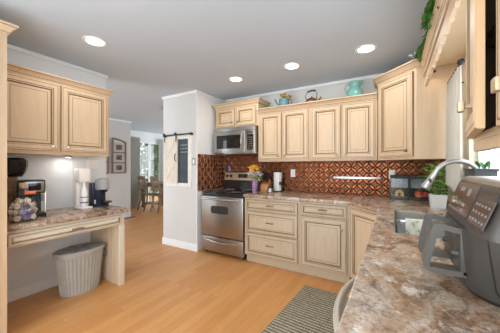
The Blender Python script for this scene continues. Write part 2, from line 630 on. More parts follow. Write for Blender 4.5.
c = MB(); ctrim(c, -3.15, -3.125, 0.6, 1.745); struct('trim_1', c, M['trim'])
c = MB(); ctrim(c, -3.335, -2.56, 2.738, 2.76); struct('trim_2', c, M['trim'])
c = MB(); ctrim(c, -2.575, -2.553, 2.738, 3.45); struct('trim_3', c, M['trim'])
c = MB(); ctrim(c, -2.575, 0.5, 3.425, 3.45); struct('trim_4', c, M['trim'])
c = MB(); ctrim(c, -5.84, -5.82, 1.0, 3.84); struct('trim_5', c, M['trim'])
# panel seams on the wall above the desk
for i, y in enumerate((1.36, 1.50)):
    struct('trim_%d' % (6 + i), B(-3.15, -3.146, y - 0.004, y + 0.004, 0.83, 1.40), M['wall_grey'])

# sliding door of the dining area
wn = bpy.data.objects.new('door_1', None); COL.objects.link(wn); wn['kind'] = 'structure'
f = MB()
f.box(-7.26, -7.17, 4.86, 4.95, 0, 2.10, b=0.004).box(-7.26, -7.17, 5.90, 5.98, 0, 2.10, b=0.004)
f.box(-7.26, -7.17, 4.86, 5.98, 2.06, 2.17, b=0.004).box(-7.26, -7.19, 4.95, 5.90, 0, 0.10, b=0.004)
f.box(-7.25, -7.20, 5.39, 5.47, 0.10, 2.06, b=0.004)
struct('door_frame', f, M['trim'], wn)
struct('pane', B(-7.232, -7.226, 4.95, 5.39, 0.10, 2.06), M['glass'], wn)
struct('pane', B(-7.232, -7.226, 5.47, 5.90, 0.10, 2.06), M['glass'], wn)
struct('handle', B(-7.20, -7.185, 5.375, 5.392, 0.95, 1.15, b=0.004), M['white_plastic'], wn)

# window above the sink
wn = bpy.data.objects.new('window_1', None); COL.objects.link(wn); wn['kind'] = 'structure'
f = MB()
f.box(0.545, 0.605, WY0, WY0 + 0.05, WZ0, WZ1).box(0.545, 0.605, WY1 - 0.05, WY1, WZ0, WZ1)
f.box(0.545, 0.605, WY0, WY1, WZ0, WZ0 + 0.05).box(0.545, 0.605, WY0, WY1, WZ1 - 0.05, WZ1)
f.box(0.55, 0.60, 1.725, 1.795, WZ0, WZ1)
struct('window_frame', f, M['trim'], wn)
struct('pane', B(0.572, 0.577, WY0 + 0.05, 1.725, WZ0 + 0.05, WZ1 - 0.05), M['glass'], wn)
struct('pane', B(0.572, 0.577, 1.795, WY1 - 0.05, WZ0 + 0.05, WZ1 - 0.05), M['glass'], wn)
struct('window_sill', B(0.40, 0.56, WY0 - 0.04, WY1 + 0.04, WZ0 - 0.03, WZ0, b=0.006), M['trim'], wn)

# copper backsplash along the back wall and the return beside the range
o = struct('wall_backsplash', B(-2.565, 0.50, 3.437, 3.45, 0.80, 1.48), M['copper'])
o = struct('wall_backsplash_return', B(0, 0.66, 0, 0.010, 0.912, 1.475), M['copper'])
o.location = (-2.565, 2.775, 0)
o.rotation_euler = (0, 0, PI / 2)


# ---------------------------------------------------------------- cabinet pieces
def rect(x0, x1, z0, z1, y):
    return [(x0, y, z0), (x1, y, z0), (x1, y, z1), (x0, y, z1)]


def front_mb(x0, x1, z0, z1, fw=0.058, t=0.021, edge=1):
    """raised-panel front in the plane y=0, its face towards -y; slot 0 paint, slot 1 glaze"""
    w = min(x1 - x0, z1 - z0)
    fw = min(fw, w * 0.22)
    k = fw / 0.058
    prof = [(0, 0, edge), (0, -t + 0.006, edge if edge == 2 else 0), (0.0035, -t + 0.001, 0), (0.012 * k, -t + 0.0005, 1), (0.0155 * k, -t + 0.003, 0), (0.019 * k, -t, 0),
            (fw - 0.012 * k, -t, 1), (fw - 0.008 * k, -t + 0.006, 0), (fw, -t + 0.004, 1), (fw + 0.008 * k, -t + 0.011, 1),
            (fw + 0.013 * k, -t + 0.011, 0), (fw + 0.036 * k, -t + 0.003, 1), (fw + 0.040 * k, -t + 0.0035, 0), (fw + 0.0405 * k, -t + 0.0035, 0)]
    rings, mis = [], []
    for i, y, m in prof:
        rings.append(rect(x0 + i, x1 - i, z0 + i, z1 - i, y))
        mis.append(m)
    mb = MB()
    mb.loft(rings, 0, True, True, True, mis[:-1])
    return mb


def knob_mb(x, z, y=-0.021, s=1.0):
    mb = MB()
    # little square-headed knob on a round stem
    rings = []
    for yy, r in ((0, 0.007), (-0.006, 0.006), (-0.013, 0.006)):
        rings.append([(x + r * s * math.cos(a * PI / 4), y + yy * s, z + r * s * math.sin(a * PI / 4)) for a in range(8)])
    mb.loft(rings)
    mb.box(x - 0.0135 * s, x + 0.0135 * s, y - 0.025 * s, y - 0.012 * s, z - 0.0135 * s, z + 0.0135 * s, b=0.004 * s)
    return mb


def pull_mb(x, z, y=-0.021, w=0.10):
    mb = MB()
    for s in (-1, 1):
        mb.box(x + s * w * 0.36 - 0.006, x + s * w * 0.36 + 0.006, y - 0.022, y, z - 0.006, z + 0.006, b=0.002)
    mb.tube([(x - w / 2, y - 0.022, z - 0.003), (x - w * 0.25, y - 0.026, z + 0.002), (x, y - 0.027, z + 0.003), (x + w * 0.25, y - 0.026, z + 0.002), (x + w / 2, y - 0.022, z - 0.003)],
            [0.005, 0.007, 0.0085, 0.007, 0.005], 8)
    return mb


def crown_mb(W_, D_, z, oL=True, oR=True, s=1.0, front=True):
    prof = [(0.0, -0.012, 0), (0.006, -0.010, 0), (0.008, 0.0, 1), (0.012, 0.004, 0), (0.016, 0.016, 0), (0.028, 0.030, 0), (0.042, 0.040, 1), (0.044, 0.045, 0),
            (0.050, 0.048, 0), (0.050, 0.060, 0), (0.0, 0.060, 0)]
    rings, mis = [], []
    for o, dz, m in prof:
        o *= s
        l = o if oL else 0
        r = o if oR else 0
        rings.append([(-l, D_, z + dz * s), (-l, -o, z + dz * s), (W_ + r, -o, z + dz * s), (W_ + r, D_, z + dz * s)])
        mis.append(m)
    mb = MB()
    mb.loft(rings, 0, True, True, True, mis[:-1])
    return mb


def cabinet(name, label, loc, rz, W_, D_, z0, z1, doors=(), drawers=(), crown=None, toe=0.0, paint='cream', rail=0.0, group=None, cat='cabinet', shape=None, knob='pewter'):
    r = thing(name, label, cat, loc, rz, group)
    pm = [M[paint], M['glaze']]
    body = MB()
    if shape:
        body.prism(shape, z0 + toe, z1)
    else:
        body.box(0, W_, 0, D_, z0 + toe, z1, b=0.0015)
    put('carcass', body, pm, r)
    if toe:
        tk = MB()
        if shape:
            tk.prism([(x, y + 0.05) if i < 2 else (x, y) for i, (x, y) in enumerate(shape)], z0, z0 + toe)
        else:
            tk.box(0, W_, 0.05, D_, z0, z0 + toe)
        put('toe_kick', tk, pm, r)
    if rail:
        put('light_rail', B(0, W_, 0, 0.02, z0 - rail, z0, b=0.003), pm, r)
    for (a, b_, c_, d_, kx, kz) in doors:
        d = put('door', front_mb(a, b_, c_, d_), pm, r)
        if kx is not None:
            put('knob', knob_mb(kx, kz), M[knob], d)
    for (a, b_, c_, d_) in drawers:
        d = put('drawer', front_mb(a, b_, c_, d_, fw=0.04), pm, r)
        put('handle', pull_mb((a + b_) / 2, (c_ + d_) / 2 + 0.01), M['pewter'], d)
    if crown:
        put('crown_molding', crown_mb(W_, D_, z1, *crown), pm, r)
    return r


# ---- upper cabinets on the back wall
UG = 'upper cabinets along the copper backsplash'
cabinet('upper_cabinet', 'cream two-door upper cabinet beside the microwave, watering can with yellow flowers on top', (-1.712, 3.12, 0), 0, 0.762, 0.317, 1.355, 2.055,
        doors=[(0.025, 0.368, 1.385, 2.035, 0.325, 1.43), (0.382, 0.742, 1.385, 2.035, 0.425, 1.43)], crown=(False, False), group=UG)
cabinet('upper_cabinet', 'cream two-door upper cabinet with the turquoise pitcher on top', (-0.948, 3.12, 0), 0, 0.775, 0.317, 1.355, 2.055,
        doors=[(0.02, 0.378, 1.385, 2.035, 0.335, 1.43), (0.392, 0.752, 1.385, 2.035, 0.437, 1.43)], crown=(False, False), group=UG)
cabinet('over_range_cabinet', 'short cream two-door cabinet mounted above the microwave', (-2.50, 3.12, 0), 0, 0.785, 0.317, 1.885, 2.215,
        doors=[(0.03, 0.378, 1.905, 2.19, 0.335, 1.965), (0.405, 0.752, 1.905, 2.19, 0.45, 1.965)], crown=(True, True))
# ---- diagonal corner upper cabinet
q = 0.707107
cc = cabinet('corner_upper_cabinet', 'tall cream corner cabinet with one angled door over the small tanks', (-0.168, 3.125, 0), -PI / 4, 0.485, 0.3, 1.355, 2.225,
             doors=[(0.025, 0.455, 1.385, 2.195, 0.395, 1.44)], crown=None,
             shape=[(0, 0), (0.485, 0), (0.485 + 0.318 * q, 0.318 * q), (0.485 / 2 + 0.02, 0.485 / 2 + 0.212), (-0.318 * q, 0.318 * q)])
cm = MB()
prof = [(0.0, -0.012, 0), (0.006, -0.010, 0), (0.008, 0.0, 1), (0.012, 0.004, 0), (0.016, 0.016, 0), (0.028, 0.030, 0), (0.042, 0.040, 1), (0.044, 0.045, 0), (0.050, 0.048, 0), (0.050, 0.060, 0), (0.0, 0.060, 0)]
rings = []
for o_, dz, m in prof:
    e = o_ * 0.414
    rings.append([(-0.318 * q - o_ * q, 0.318 * q - o_ * q), (-e, -o_), (0.485 + e, -o_), (0.485 + 0.318 * q + o_ * q, 0.318 * q - o_ * q)])
    rings[-1] = [(x, y, 2.225 + dz) for x, y in rings[-1]]
cm.loft(rings, 0, True, True, True, [p[2] for p in prof][:-1])
put('crown_molding', cm, [M['cream'], M['glaze']], cc)

# ---- upper cabinet over the desk
cabinet('desk_upper_cabinet', 'cream two-door cabinet hanging above the coffee desk', (-2.83, 0.625, 0), PI / 2, 0.96, 0.317, 1.40, 2.105,
        doors=[(0.02, 0.472, 1.435, 2.08, 0.415, 1.475), (0.488, 0.937, 1.435, 2.08, 0.54, 1.475)], crown=(False, True, 0.85), knob='bright_steel')

# ---- tall cabinet at the left edge
tc_ = cabinet('tall_cabinet', 'tall cream cabinet cut off by the left picture edge', (-2.40, -0.30, 0), PI / 2, 0.917, 0.74, 0.0, 2.245,
              doors=[(0.02, 0.86, 0.14, 2.2, 0.80, 1.0)], crown=(False, True), toe=0.0)

# ---- base cabinets
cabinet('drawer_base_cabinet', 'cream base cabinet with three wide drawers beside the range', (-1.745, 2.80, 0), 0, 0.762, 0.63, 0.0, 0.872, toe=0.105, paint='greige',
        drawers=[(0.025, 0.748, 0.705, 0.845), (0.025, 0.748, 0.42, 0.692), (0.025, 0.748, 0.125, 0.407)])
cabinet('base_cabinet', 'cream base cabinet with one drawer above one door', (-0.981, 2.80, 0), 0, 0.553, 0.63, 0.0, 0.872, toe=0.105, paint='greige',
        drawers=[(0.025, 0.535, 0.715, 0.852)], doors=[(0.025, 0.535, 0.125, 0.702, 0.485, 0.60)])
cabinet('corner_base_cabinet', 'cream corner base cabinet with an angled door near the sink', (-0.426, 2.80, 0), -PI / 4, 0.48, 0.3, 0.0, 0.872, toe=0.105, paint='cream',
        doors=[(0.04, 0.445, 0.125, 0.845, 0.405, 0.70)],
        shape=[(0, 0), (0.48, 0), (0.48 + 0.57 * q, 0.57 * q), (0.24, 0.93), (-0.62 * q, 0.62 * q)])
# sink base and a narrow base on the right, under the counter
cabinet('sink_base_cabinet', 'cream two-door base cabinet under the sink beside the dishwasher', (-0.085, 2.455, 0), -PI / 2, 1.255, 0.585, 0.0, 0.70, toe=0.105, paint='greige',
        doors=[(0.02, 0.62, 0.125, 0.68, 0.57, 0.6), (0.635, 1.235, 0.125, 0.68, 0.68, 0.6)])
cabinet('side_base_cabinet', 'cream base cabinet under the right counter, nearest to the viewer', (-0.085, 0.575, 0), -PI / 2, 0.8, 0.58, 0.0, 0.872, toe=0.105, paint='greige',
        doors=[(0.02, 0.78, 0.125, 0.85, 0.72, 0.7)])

# ---- right upper cabinet with its doors (open gap shows the dark inside)
rc = thing('side_upper_cabinet', 'cream upper cabinet at the right edge with a dark gap between its doors', 'cabinet', (0.187, 0.90, 0), -PI / 2)
pm = [M['cream'], M['glaze']]
bx = MB()
bx.box(0, 0.018, 0, 0.31, 1.354, 2.28).box(1.0, 1.018, 0, 0.31, 1.354, 2.28).box(0.018, 1.0, 0, 0.31, 1.354, 1.372).box(0.018, 1.0, 0, 0.31, 2.262, 2.28)
put('carcass', bx, pm, rc)
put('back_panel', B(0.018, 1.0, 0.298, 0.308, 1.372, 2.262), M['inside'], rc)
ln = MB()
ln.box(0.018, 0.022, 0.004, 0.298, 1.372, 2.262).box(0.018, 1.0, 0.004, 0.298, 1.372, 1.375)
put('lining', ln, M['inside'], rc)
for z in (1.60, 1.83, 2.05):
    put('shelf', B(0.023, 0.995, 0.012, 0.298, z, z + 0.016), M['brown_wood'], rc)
put('light_rail', B(0, 1.018, 0, 0.02, 1.326, 1.354, b=0.003), pm, rc)
pm3 = [M['cream'], M['glaze'], M['edge_tan']]
d1 = put('door', front_mb(0.0, 0.24, 1.362, 2.25, t=0.016, edge=2), pm3, rc)
d1.rotation_euler = (0, 0, -math.radians(7.5))
put('knob', knob_mb(0.165, 1.424, y=-0.016, s=0.95), M['bronze_knob'], d1)
d2 = put('door', front_mb(0.232, 0.62, 1.362, 2.25, t=0.016, edge=2), pm3, rc)
put('knob', knob_mb(0.313, 1.428, y=-0.016, s=0.95), M['bronze_knob'], d2)
d3 = put('door', front_mb(0.628, 1.01, 1.362, 2.25), pm, rc)
put('crown_molding', crown_mb(1.018, 0.31, 2.28, True, False), pm, rc)

# ---- scalloped valance over the sink window
va = thing('window_valance', 'cream wooden valance with scalloped lower edge above the sink', 'valance', (0.235, 2.752, 0), -PI / 2)
L_ = 1.83
xs = [i * L_ / 122 for i in range(123)]


def scallop(x):
    u = x / 0.132
    fr = u - math.floor(u)
    return 2.008 + 0.022 * (1 if fr < 0.12 else math.sin(fr * PI)) - 0.0 + (0.0 if x > 0.05 else -0.012)


mb = MB()
rings = []
for x in xs:
    z = scallop(x)
    rings.append([(x, 0, z), (x, 0.02, z), (x, 0.02, 2.20), (x, 0, 2.20)])
mb.loft(rings)
put('board', mb, M['cream'], va, smooth=20)
put('crown_molding', crown_mb(L_, 0.06, 2.19, False, False, 0.72), pm, va)
put('top_board', B(0, L_, 0.02, 0.264, 2.19, 2.21), M['cream'], va)
put('molding_strip', B(0, L_, -0.012, 0, 2.105, 2.125, b=0.004), pm, va)

# ---- worktops
def slab_from_outline(outer, holes, z0, z1, bev=0.006):
    cu = bpy.data.curves.new('worktop_outline', 'CURVE')
    cu.dimensions = '2D'
    cu.fill_mode = 'BOTH'
    cu.extrude = (z1 - z0) / 2 - bev
    cu.bevel_depth = bev
    cu.bevel_resolution = 2
    cu.offset = -bev
    for pts in [outer] + holes:
        sp = cu.splines.new('POLY')
        sp.points.add(len(pts) - 1)
        for p, (x, y) in zip(sp.points, pts):
            p.co = (x, y, 0, 1)
        sp.use_cyclic_u = True
    tmp = bpy.data.objects.new('worktop_outline', cu)
    COL.objects.link(tmp)
    bpy.context.view_layer.update()
    dg = bpy.context.evaluated_depsgraph_get()
    me = bpy.data.meshes.new_from_object(tmp.evaluated_get(dg))
    bpy.data.objects.remove(tmp)
    bpy.data.curves.remove(cu)
    for v in me.vertices:
        v.co.z += (z0 + z1) / 2
    me.materials.clear()
    return me


outer = [(-1.748, 3.437), (-1.748, 2.768), (-0.425, 2.768), (-0.115, 2.42), (-0.115, -0.5), (0.499, -0.5), (0.499, 3.437)]
hole = [(-0.005, 2.425), (0.40, 2.425), (0.40, 1.60), (-0.005, 1.60)]
me = slab_from_outline(outer, [hole], 0.874, 0.914)
me.materials.append(M['granite'])
wt = bpy.data.objects.new('worktop', me)
COL.objects.link(wt)
wt['label'] = 'long brown speckled stone-look worktop running round the corner to the sink'
wt['category'] = 'worktop'
me.shade_smooth(); me.set_sharp_from_angle(angle=math.radians(30))

# ---- desk with its own top, drawer and end panel
dk = thing('coffee_desk', 'low built-in desk with speckled top, long drawer front and open kneehole', 'desk', (-2.55, 0.625, 0), PI / 2)
put('worktop', B(0, 1.005, -0.035, 0.598, 0.788, 0.83, b=0.006), M['granite'], dk, label='brown speckled desk top')
put('apron', B(0, 0.965, 0.0, 0.56, 0.655, 0.786), M['desk_cream'], dk)
d = put('drawer', front_mb(0.03, 0.925, 0.668, 0.762, fw=0.03), [M['desk_cream'], M['glaze']], dk)
put('handle', pull_mb(0.50, 0.712, w=0.10), M['pewter'], d)
put('end_panel', B(0.918, 0.965, 0.0, 0.596, 0.0, 0.655, b=0.002), M['panel_wood'], dk, label='bare brown wood end panel')
put('end_trim', B(0.912, 0.969, -0.006, 0.016, 0.0, 0.655, b=0.002), M['desk_cream'], dk)

# ---------------------------------------------------------------- range
rg = thing('range', 'stainless steel electric range with black glass cooktop', 'stove', (-2.505, 2.80, 0))
RW = 0.745
put('body', B(0.004, RW - 0.004, 0.035, 0.60, 0.035, 0.895), M['black_matte'], rg)
for x in (0.05, RW - 0.05):
    for y in (0.06, 0.55):
        put('foot', MB().lathe([(0.02, 0), (0.02, 0.036)], (x, y, 0), 10), M['black_matte'], rg)
put('cooktop', B(0, RW, -0.012, 0.625, 0.895, 0.917, b=0.006), M['black_gloss'], rg)
put('front_strip', B(0.004, RW - 0.004, 0.0, 0.036, 0.855, 0.895, b=0.003), M['black'], rg)
for (x, y, r) in ((0.20, 0.16, 0.10), (0.55, 0.16, 0.085), (0.20, 0.45, 0.075), (0.55, 0.45, 0.10)):
    put('burner_ring', MB().lathe([(r, 0), (r, 0.0008), (r - 0.006, 0.0008), (r - 0.006, 0)], (x, y, 0.917), 28, cap0=False, cap1=False), M['grey_plastic'], rg)
od = put('oven_door', B(0.004, RW - 0.004, -0.02, 0.034, 0.275, 0.852, b=0.008), M['steel_v'], rg)
win = MB()
w0, w1, h0, h1, rr = 0.185, 0.50, 0.605, 0.715, 0.035
ring = []
for (cx, cz, a0) in ((w1 - rr, h1 - rr, 0), (w0 + rr, h1 - rr, 1), (w0 + rr, h0 + rr, 2), (w1 - rr, h0 + rr, 3)):
    for i in range(6):
        a = (a0 + i / 5) * PI / 2
        ring.append((cx + rr * math.cos(a), cz + rr * math.sin(a)))
win.loft([[(x, -0.0195, z) for x, z in ring], [(x, -0.0225, z) for x, z in ring]])
put('oven_window', win, M['oven_glass'], od)
hb = MB()
hb.tube([(0.03, -0.062, 0.815), (RW / 2, -0.068, 0.815), (RW - 0.03, -0.062, 0.815)], 0.013, 10)
for x in (0.05, RW - 0.05):
    hb.box(x - 0.012, x + 0.012, -0.062, -0.018, 0.806, 0.824, b=0.003)
put('handle', hb, M['bright_steel'], od)
sd = put('storage_drawer', B(0.004, RW - 0.004, -0.018, 0.034, 0.045, 0.262, b=0.008), M['steel_v'], rg)
hb = MB()
hb.tube([(0.07 + (RW - 0.14) * i / 8, -0.020 - 0.028 * math.sin(PI * i / 8), 0.222 - 0.022 * math.sin(PI * i / 8)) for i in range(9)], 0.009, 8)
put('handle', hb, M['bright_steel'], sd)
bc = MB()
rings = []
for x in (0.0, RW):
    rings.append([(x, 0.545, 0.917), (x, 0.565, 1.045), (x, 0.548, 1.055), (x, 0.575, 1.190), (x, 0.60, 1.20), (x, 0.634, 1.20), (x, 0.634, 0.917)])
bc.loft(rings)
bg = put('back_guard', bc, M['black'], rg)
cp = MB()
cp.loft([[(x, 0.5465, 1.060), (x, 0.5715, 1.184), (x, 0.576, 1.184), (x, 0.551, 1.060)] for x in (0.012, RW - 0.012)])
put('control_panel', cp, M['bronze_knob'], bg)  # steel panel; the copper wall's reflection is put into its colour
put('clock_display', MB().loft([[(x, 0.552, 1.10), (x, 0.5655, 1.165), (x, 0.575, 1.165), (x, 0.565, 1.10)] for x in (0.285, 0.46)]), M['black_gloss'], bg)
for x in (0.065, 0.145, 0.60, 0.68):
    kb = MB()
    kb.T = Matrix.Translation((x, 0.557, 1.125)) @ Matrix.Rotation(PI / 2 - 0.19, 4, 'X')
    kb.lathe([(0.024, 0), (0.022, 0.018), (0.016, 0.026)], (0, 0, 0), 14)
    put('knob', kb, M['black'], bg)

# ---------------------------------------------------------------- microwave
mw = thing('microwave', 'stainless over-the-range microwave with curved vertical handle', 'microwave', (-2.485, 3.055, 0))
MW = 0.755
put('body', B(0, MW, 0.03, 0.38, 1.478, 1.882, b=0.004), M['steel'], mw)
fr = put('door', B(0.0, 0.585, 0.0, 0.03, 1.492, 1.825, b=0.008), M['steel'], mw)
put('door_window', B(0.055, 0.50, -0.003, 0.004, 1.56, 1.765, b=0.002), M['black_gloss'], fr)
hp = [(0.545, -0.008 - 0.045 * math.sin(PI * i / 10), 1.535 + 0.255 * i / 10) for i in range(11)]
put('handle', MB().tube(hp, 0.013, 10), M['bright_steel'], fr)
cpn = put('control_panel', B(0.59, MW, 0.0, 0.03, 1.492, 1.825, b=0.006), M['steel'], mw)
put('keypad', B(0.615, MW - 0.03, -0.003, 0.004, 1.53, 1.795, b=0.002), M['black_gloss'], cpn)
kb = MB()
for i in range(3):
    for j in range(6):
        kb.box(0.628 + i * 0.032, 0.648 + i * 0.032, -0.0042, -0.0028, 1.545 + j * 0.032, 1.559 + j * 0.032)
kb.box(0.628, 0.712, -0.0042, -0.0028, 1.755, 1.78)
put('keys', kb, M['pewter'], cpn)
vt = MB()
vt.box(0.0, MW, 0.0, 0.03, 1.828, 1.882, b=0.004)
for i in range(4):
    vt.box(0.03, MW - 0.03, -0.002, 0.004, 1.838 + i * 0.011, 1.842 + i * 0.011)
put('vent_grille', vt, M['steel'], mw)

# ---------------------------------------------------------------- sink, faucet, towel
sk = thing('kitchen_sink', 'stainless steel double-bowl sink set in the worktop', 'sink', (0, 0, 0))


def bowl(x0, x1, y0, y1, zt, depth, t=0.003):
    rings = []
    for ins, z in ((-0.004, zt), (0.0, zt - 0.004), (0.004, zt - depth * 0.5), (0.012, zt - depth + 0.03), (0.045, zt - depth)):
        R_ = 0.05
        pts = []
        a0, a1, b0, b1 = x0 + ins, x1 - ins, y0 + ins, y1 - ins
        for (cx, cy, q0) in ((a1 - R_, b1 - R_, 0), (a0 + R_, b1 - R_, 1), (a0 + R_, b0 + R_, 2), (a1 - R_, b0 + R_, 3)):
            for i in range(5):
                a = (q0 + i / 4) * PI / 2
                pts.append((cx + R_ * math.cos(a), cy + R_ * math.sin(a), z))
        rings.append(pts)
    return MB().loft(rings, 0, True, False, True)


put('basin', bowl(0.0, 0.395, 2.10, 2.42, 0.905, 0.19), M['sink_steel'], sk, label='far basin')
put('basin', bowl(0.0, 0.395, 1.605, 2.07, 0.905, 0.19), M['sink_steel'], sk, label='near basin')
put('divider', B(0.0, 0.395, 2.066, 2.104, 0.86, 0.900, b=0.008), M['sink_steel'], sk)
for y in (2.26, 1.83):
    put('drain', MB().lathe([(0.045, 0), (0.045, 0.003), (0.03, 0.002)], (0.2, y, 0.716), 16), M['bright_steel'], sk)

fc = thing('faucet', 'tall satin steel gooseneck faucet behind the sink', 'faucet', (0.452, 1.98, 0.914))
put('base', MB().lathe([(0.03, 0), (0.03, 0.012), (0.022, 0.03), (0.02, 0.10)], (0, 0, 0), 16), M['bright_steel'], fc)
gp = [(0, 0, 0.09), (0, 0, 0.20), (-0.004, 0, 0.28)]
for i in range(1, 12):
    a = PI * 0.88 * i / 11
    gp.append((-0.118 + 0.116 * math.cos(a), 0.0, 0.29 + 0.115 * math.sin(a)))
put('spout', MB().tube(gp, 0.0155, 12), M['faucet'], fc)
e = Vector(gp[-1]); dn = (Vector(gp[-1]) - Vector(gp[-2])).normalized()
put('spray_head', MB().tube([e, e + dn * 0.02, e + dn * 0.05, e + dn * 0.115, e + dn * 0.12], [0.0165, 0.018, 0.019, 0.027, 0.021], 14), M['faucet'], fc)
put('spray_button', MB().ball(tuple(e + dn * 0.06 + Vector((0.0, -0.019, 0))), 0.009, 0, 1, 0.7, 1.6), M['black'], fc)
put('lever', MB().tube([(0.0, -0.02, 0.07), (0.0, -0.05, 0.085), (0.0, -0.09, 0.11)], [0.009, 0.007, 0.006], 8), M['bright_steel'], fc)

tw = MB()
rings = []
for i in range(15):
    x = 0.065 + 0.145 * i / 14
    wv = 0.004 * math.sin(i * 1.3)
    rings.append([(x, 2.109 + wv, 0.80), (x, 2.1115 + wv * 0.5, 0.87), (x, 2.108, 0.904), (x, 2.085, 0.909), (x, 2.062, 0.904), (x, 2.056 + wv * 0.6, 0.86), (x - 0.002, 2.052 + wv, 0.79), (x - 0.004, 2.049 + wv * 1.4, 0.745),
                  (x - 0.004, 2.045 + wv * 1.4, 0.745), (x - 0.002, 2.048 + wv, 0.79), (x, 2.052 + wv * 0.6, 0.862), (x, 2.059, 0.9075), (x, 2.085, 0.913), (x, 2.111, 0.9075), (x, 2.1155 + wv * 0.5, 0.87), (x, 2.113 + wv, 0.80)])
tw.loft(rings)
solo('dish_towel', tw, M['towel'], 'pale patterned dish towel hung over the sink divider', 'towel', smooth=60)

# ---------------------------------------------------------------- dishwasher
dw = thing('dishwasher', 'dishwasher under the right counter with arched pale metal handle', 'dishwasher', (-0.085, 1.185, 0), -PI / 2)
put('body', B(0.003, 0.597, 0.01, 0.56, 0.10, 0.870), M['grey_plastic'], dw)
put('door', B(0.003, 0.597, -0.016, 0.01, 0.115, 0.868, b=0.005), M['steel_v'], dw)
hp = [(0.04 + 0.52 * i / 14, -0.012 - 0.066 * math.sin(PI * i / 14) ** 0.75, 0.83) for i in range(15)]
put('handle', MB().tube(hp, 0.012, 10), M['dw_handle'], dw)
put('toe_kick', B(0.003, 0.597, 0.05, 0.5, 0.0, 0.10), M['black_matte'], dw)

# ---------------------------------------------------------------- air fryer
af = thing('air_fryer', 'large grey twin-basket air fryer on the near worktop', 'air fryer', (0, 0, 0.914))


def rrect(x0, x1, y0, y1, r_nf, r_o=0.05, z=0.0, n=7):
    """rounded plan; r_nf radius of the near-front corner (x0,y0)"""
    out = []
    for (cx, cy, q0, r) in ((x1 - r_o, y1 - r_o, 0, r_o), (x0 + r_o, y1 - r_o, 1, r_o), (x0 + r_nf, y0 + r_nf, 2, r_nf), (x1 - r_o, y0 + r_o, 3, r_o)):
        for i in range(n):
            a = (q0 + i / (n - 1)) * PI / 2
            out.append((cx + r * math.cos(a), cy + r * math.sin(a), z))
    return out


Y0, Y1 = 0.80, 1.19
bs = MB().loft([rrect(0.19, 0.475, Y0 + 0.065, Y1 - 0.03, 0.11, z=0.0), rrect(0.185, 0.478, Y0 + 0.06, Y1 - 0.025, 0.11, z=0.014)])
put('base', bs, M['black_matte'], af)
lo = MB().loft([rrect(0.18, 0.48, Y0 + 0.055, Y1 - 0.02, 0.11, z=0.015), rrect(0.170, 0.482, Y0 + 0.042, Y1 - 0.01, 0.11, z=0.05), rrect(0.164, 0.485, Y0, Y1, 0.11, z=0.19), rrect(0.164, 0.485, Y0, Y1, 0.11, z=0.197)])
put('body', lo, M['fryer'], af)
YN = 0.715
hd = MB().loft([rrect(0.168, 0.485, YN + 0.06, Y1, 0.09, z=0.199), rrect(0.167, 0.487, YN, Y1 + 0.004, 0.05, z=0.206), rrect(0.169, 0.487, YN, Y1 + 0.004, 0.05, z=0.222),
                rrect(0.204, 0.487, YN + 0.004, Y1 - 0.008, 0.05, z=0.324)])
hood = put('hood', hd, M['fryer'], af)
rm = MB().loft([rrect(0.204, 0.487, YN + 0.004, Y1 - 0.008, 0.05, z=0.3241), rrect(0.208, 0.487, YN + 0.006, Y1 - 0.010, 0.05, z=0.333), rrect(0.218, 0.48, YN + 0.014, Y1 - 0.020, 0.05, z=0.337)])
put('top_rim', rm, M['fryer_light'], hood)
put('seam', MB().loft([rrect(0.1632, 0.4857, Y0 - 0.001, Y1 + 0.001, 0.11, z=0.1965), rrect(0.1632, 0.4857, Y0 - 0.001, Y1 + 0.001, 0.11, z=0.2005)]), M['black_matte'], hood)
put('drawer_seam', MB().tube([(cx_ - 0.11 * math.cos(a_), Y0 + dy_ + 0.11 - 0.11 * math.sin(a_), z_) for cx_, dy_, a_, z_ in ((0.286, 0.050, 1.12, 0.022), (0.280, 0.042, 1.02, 0.05), (0.277, 0.022, 0.92, 0.12), (0.274, 0.0, 0.82, 0.197))], 0.0022, 6), M['black_matte'], af)


def facepanel(y0, y1, t0, t1, out, th=0.003):
    """slab on the sloped front of the hood: t from 0 (bottom edge) to 1 (top edge)"""
    def P(y, t, o):
        x = 0.168 + (0.206 - 0.168) * t
        z = 0.222 + 0.108 * t
        return (x - o * 0.943, y, z + o * 0.33)
    return MB().loft([[P(y0, t0, 0), P(y1, t0, 0), P(y1, t1, 0), P(y0, t1, 0)], [P(y0, t0, out), P(y1, t0, out), P(y1, t1, out), P(y0, t1, out)]])


dp = put('dial_panel', facepanel(0.885, 1.135, 0.06, 0.88, 0.003), M['fryer_panel'], hood)
sp = put('screen', facepanel(0.735, 0.862, 0.04, 0.64, 0.003), M['fryer_panel'], hood)
put('name_strip', facepanel(0.735, 0.855, 0.74, 0.88, 0.003), M['black'], hood)
dl = MB()
dl.T = Matrix.Translation((0.166 + 0.038 * 0.30, 1.06, 0.222 + 0.108 * 0.30)) @ Matrix.Rotation(-PI / 2 + 0.34, 4, 'Y')
dl.lathe([(0.019, 0.0), (0.019, 0.004), (0.016, 0.006), (0.015, 0.013), (0.012, 0.015)], (0, 0, 0), 18)
put('dial', dl, M['pewter'], hood)
for (y, t, w, h) in ((1.04, 0.70, 0.05, 0.06), (0.955, 0.66, 0.03, 0.10), (0.96, 0.30, 0.025, 0.04), (0.955, 0.16, 0.025, 0.03)):
    put('mark', facepanel(y - w / 2, y + w / 2, t - h, t + h, 0.0038), M['display'], hood)
k_ = MB()
for i in range(5):
    for j in range(3):
        y = 0.750 + i * 0.0245
        t = 0.14 + j * 0.17
        a = facepanel(y - 0.006, y + 0.006, t - 0.028, t + 0.028, 0.0036)
        k_.add(a.v, a.f)
put('program_keys', k_, M['display'], hood)


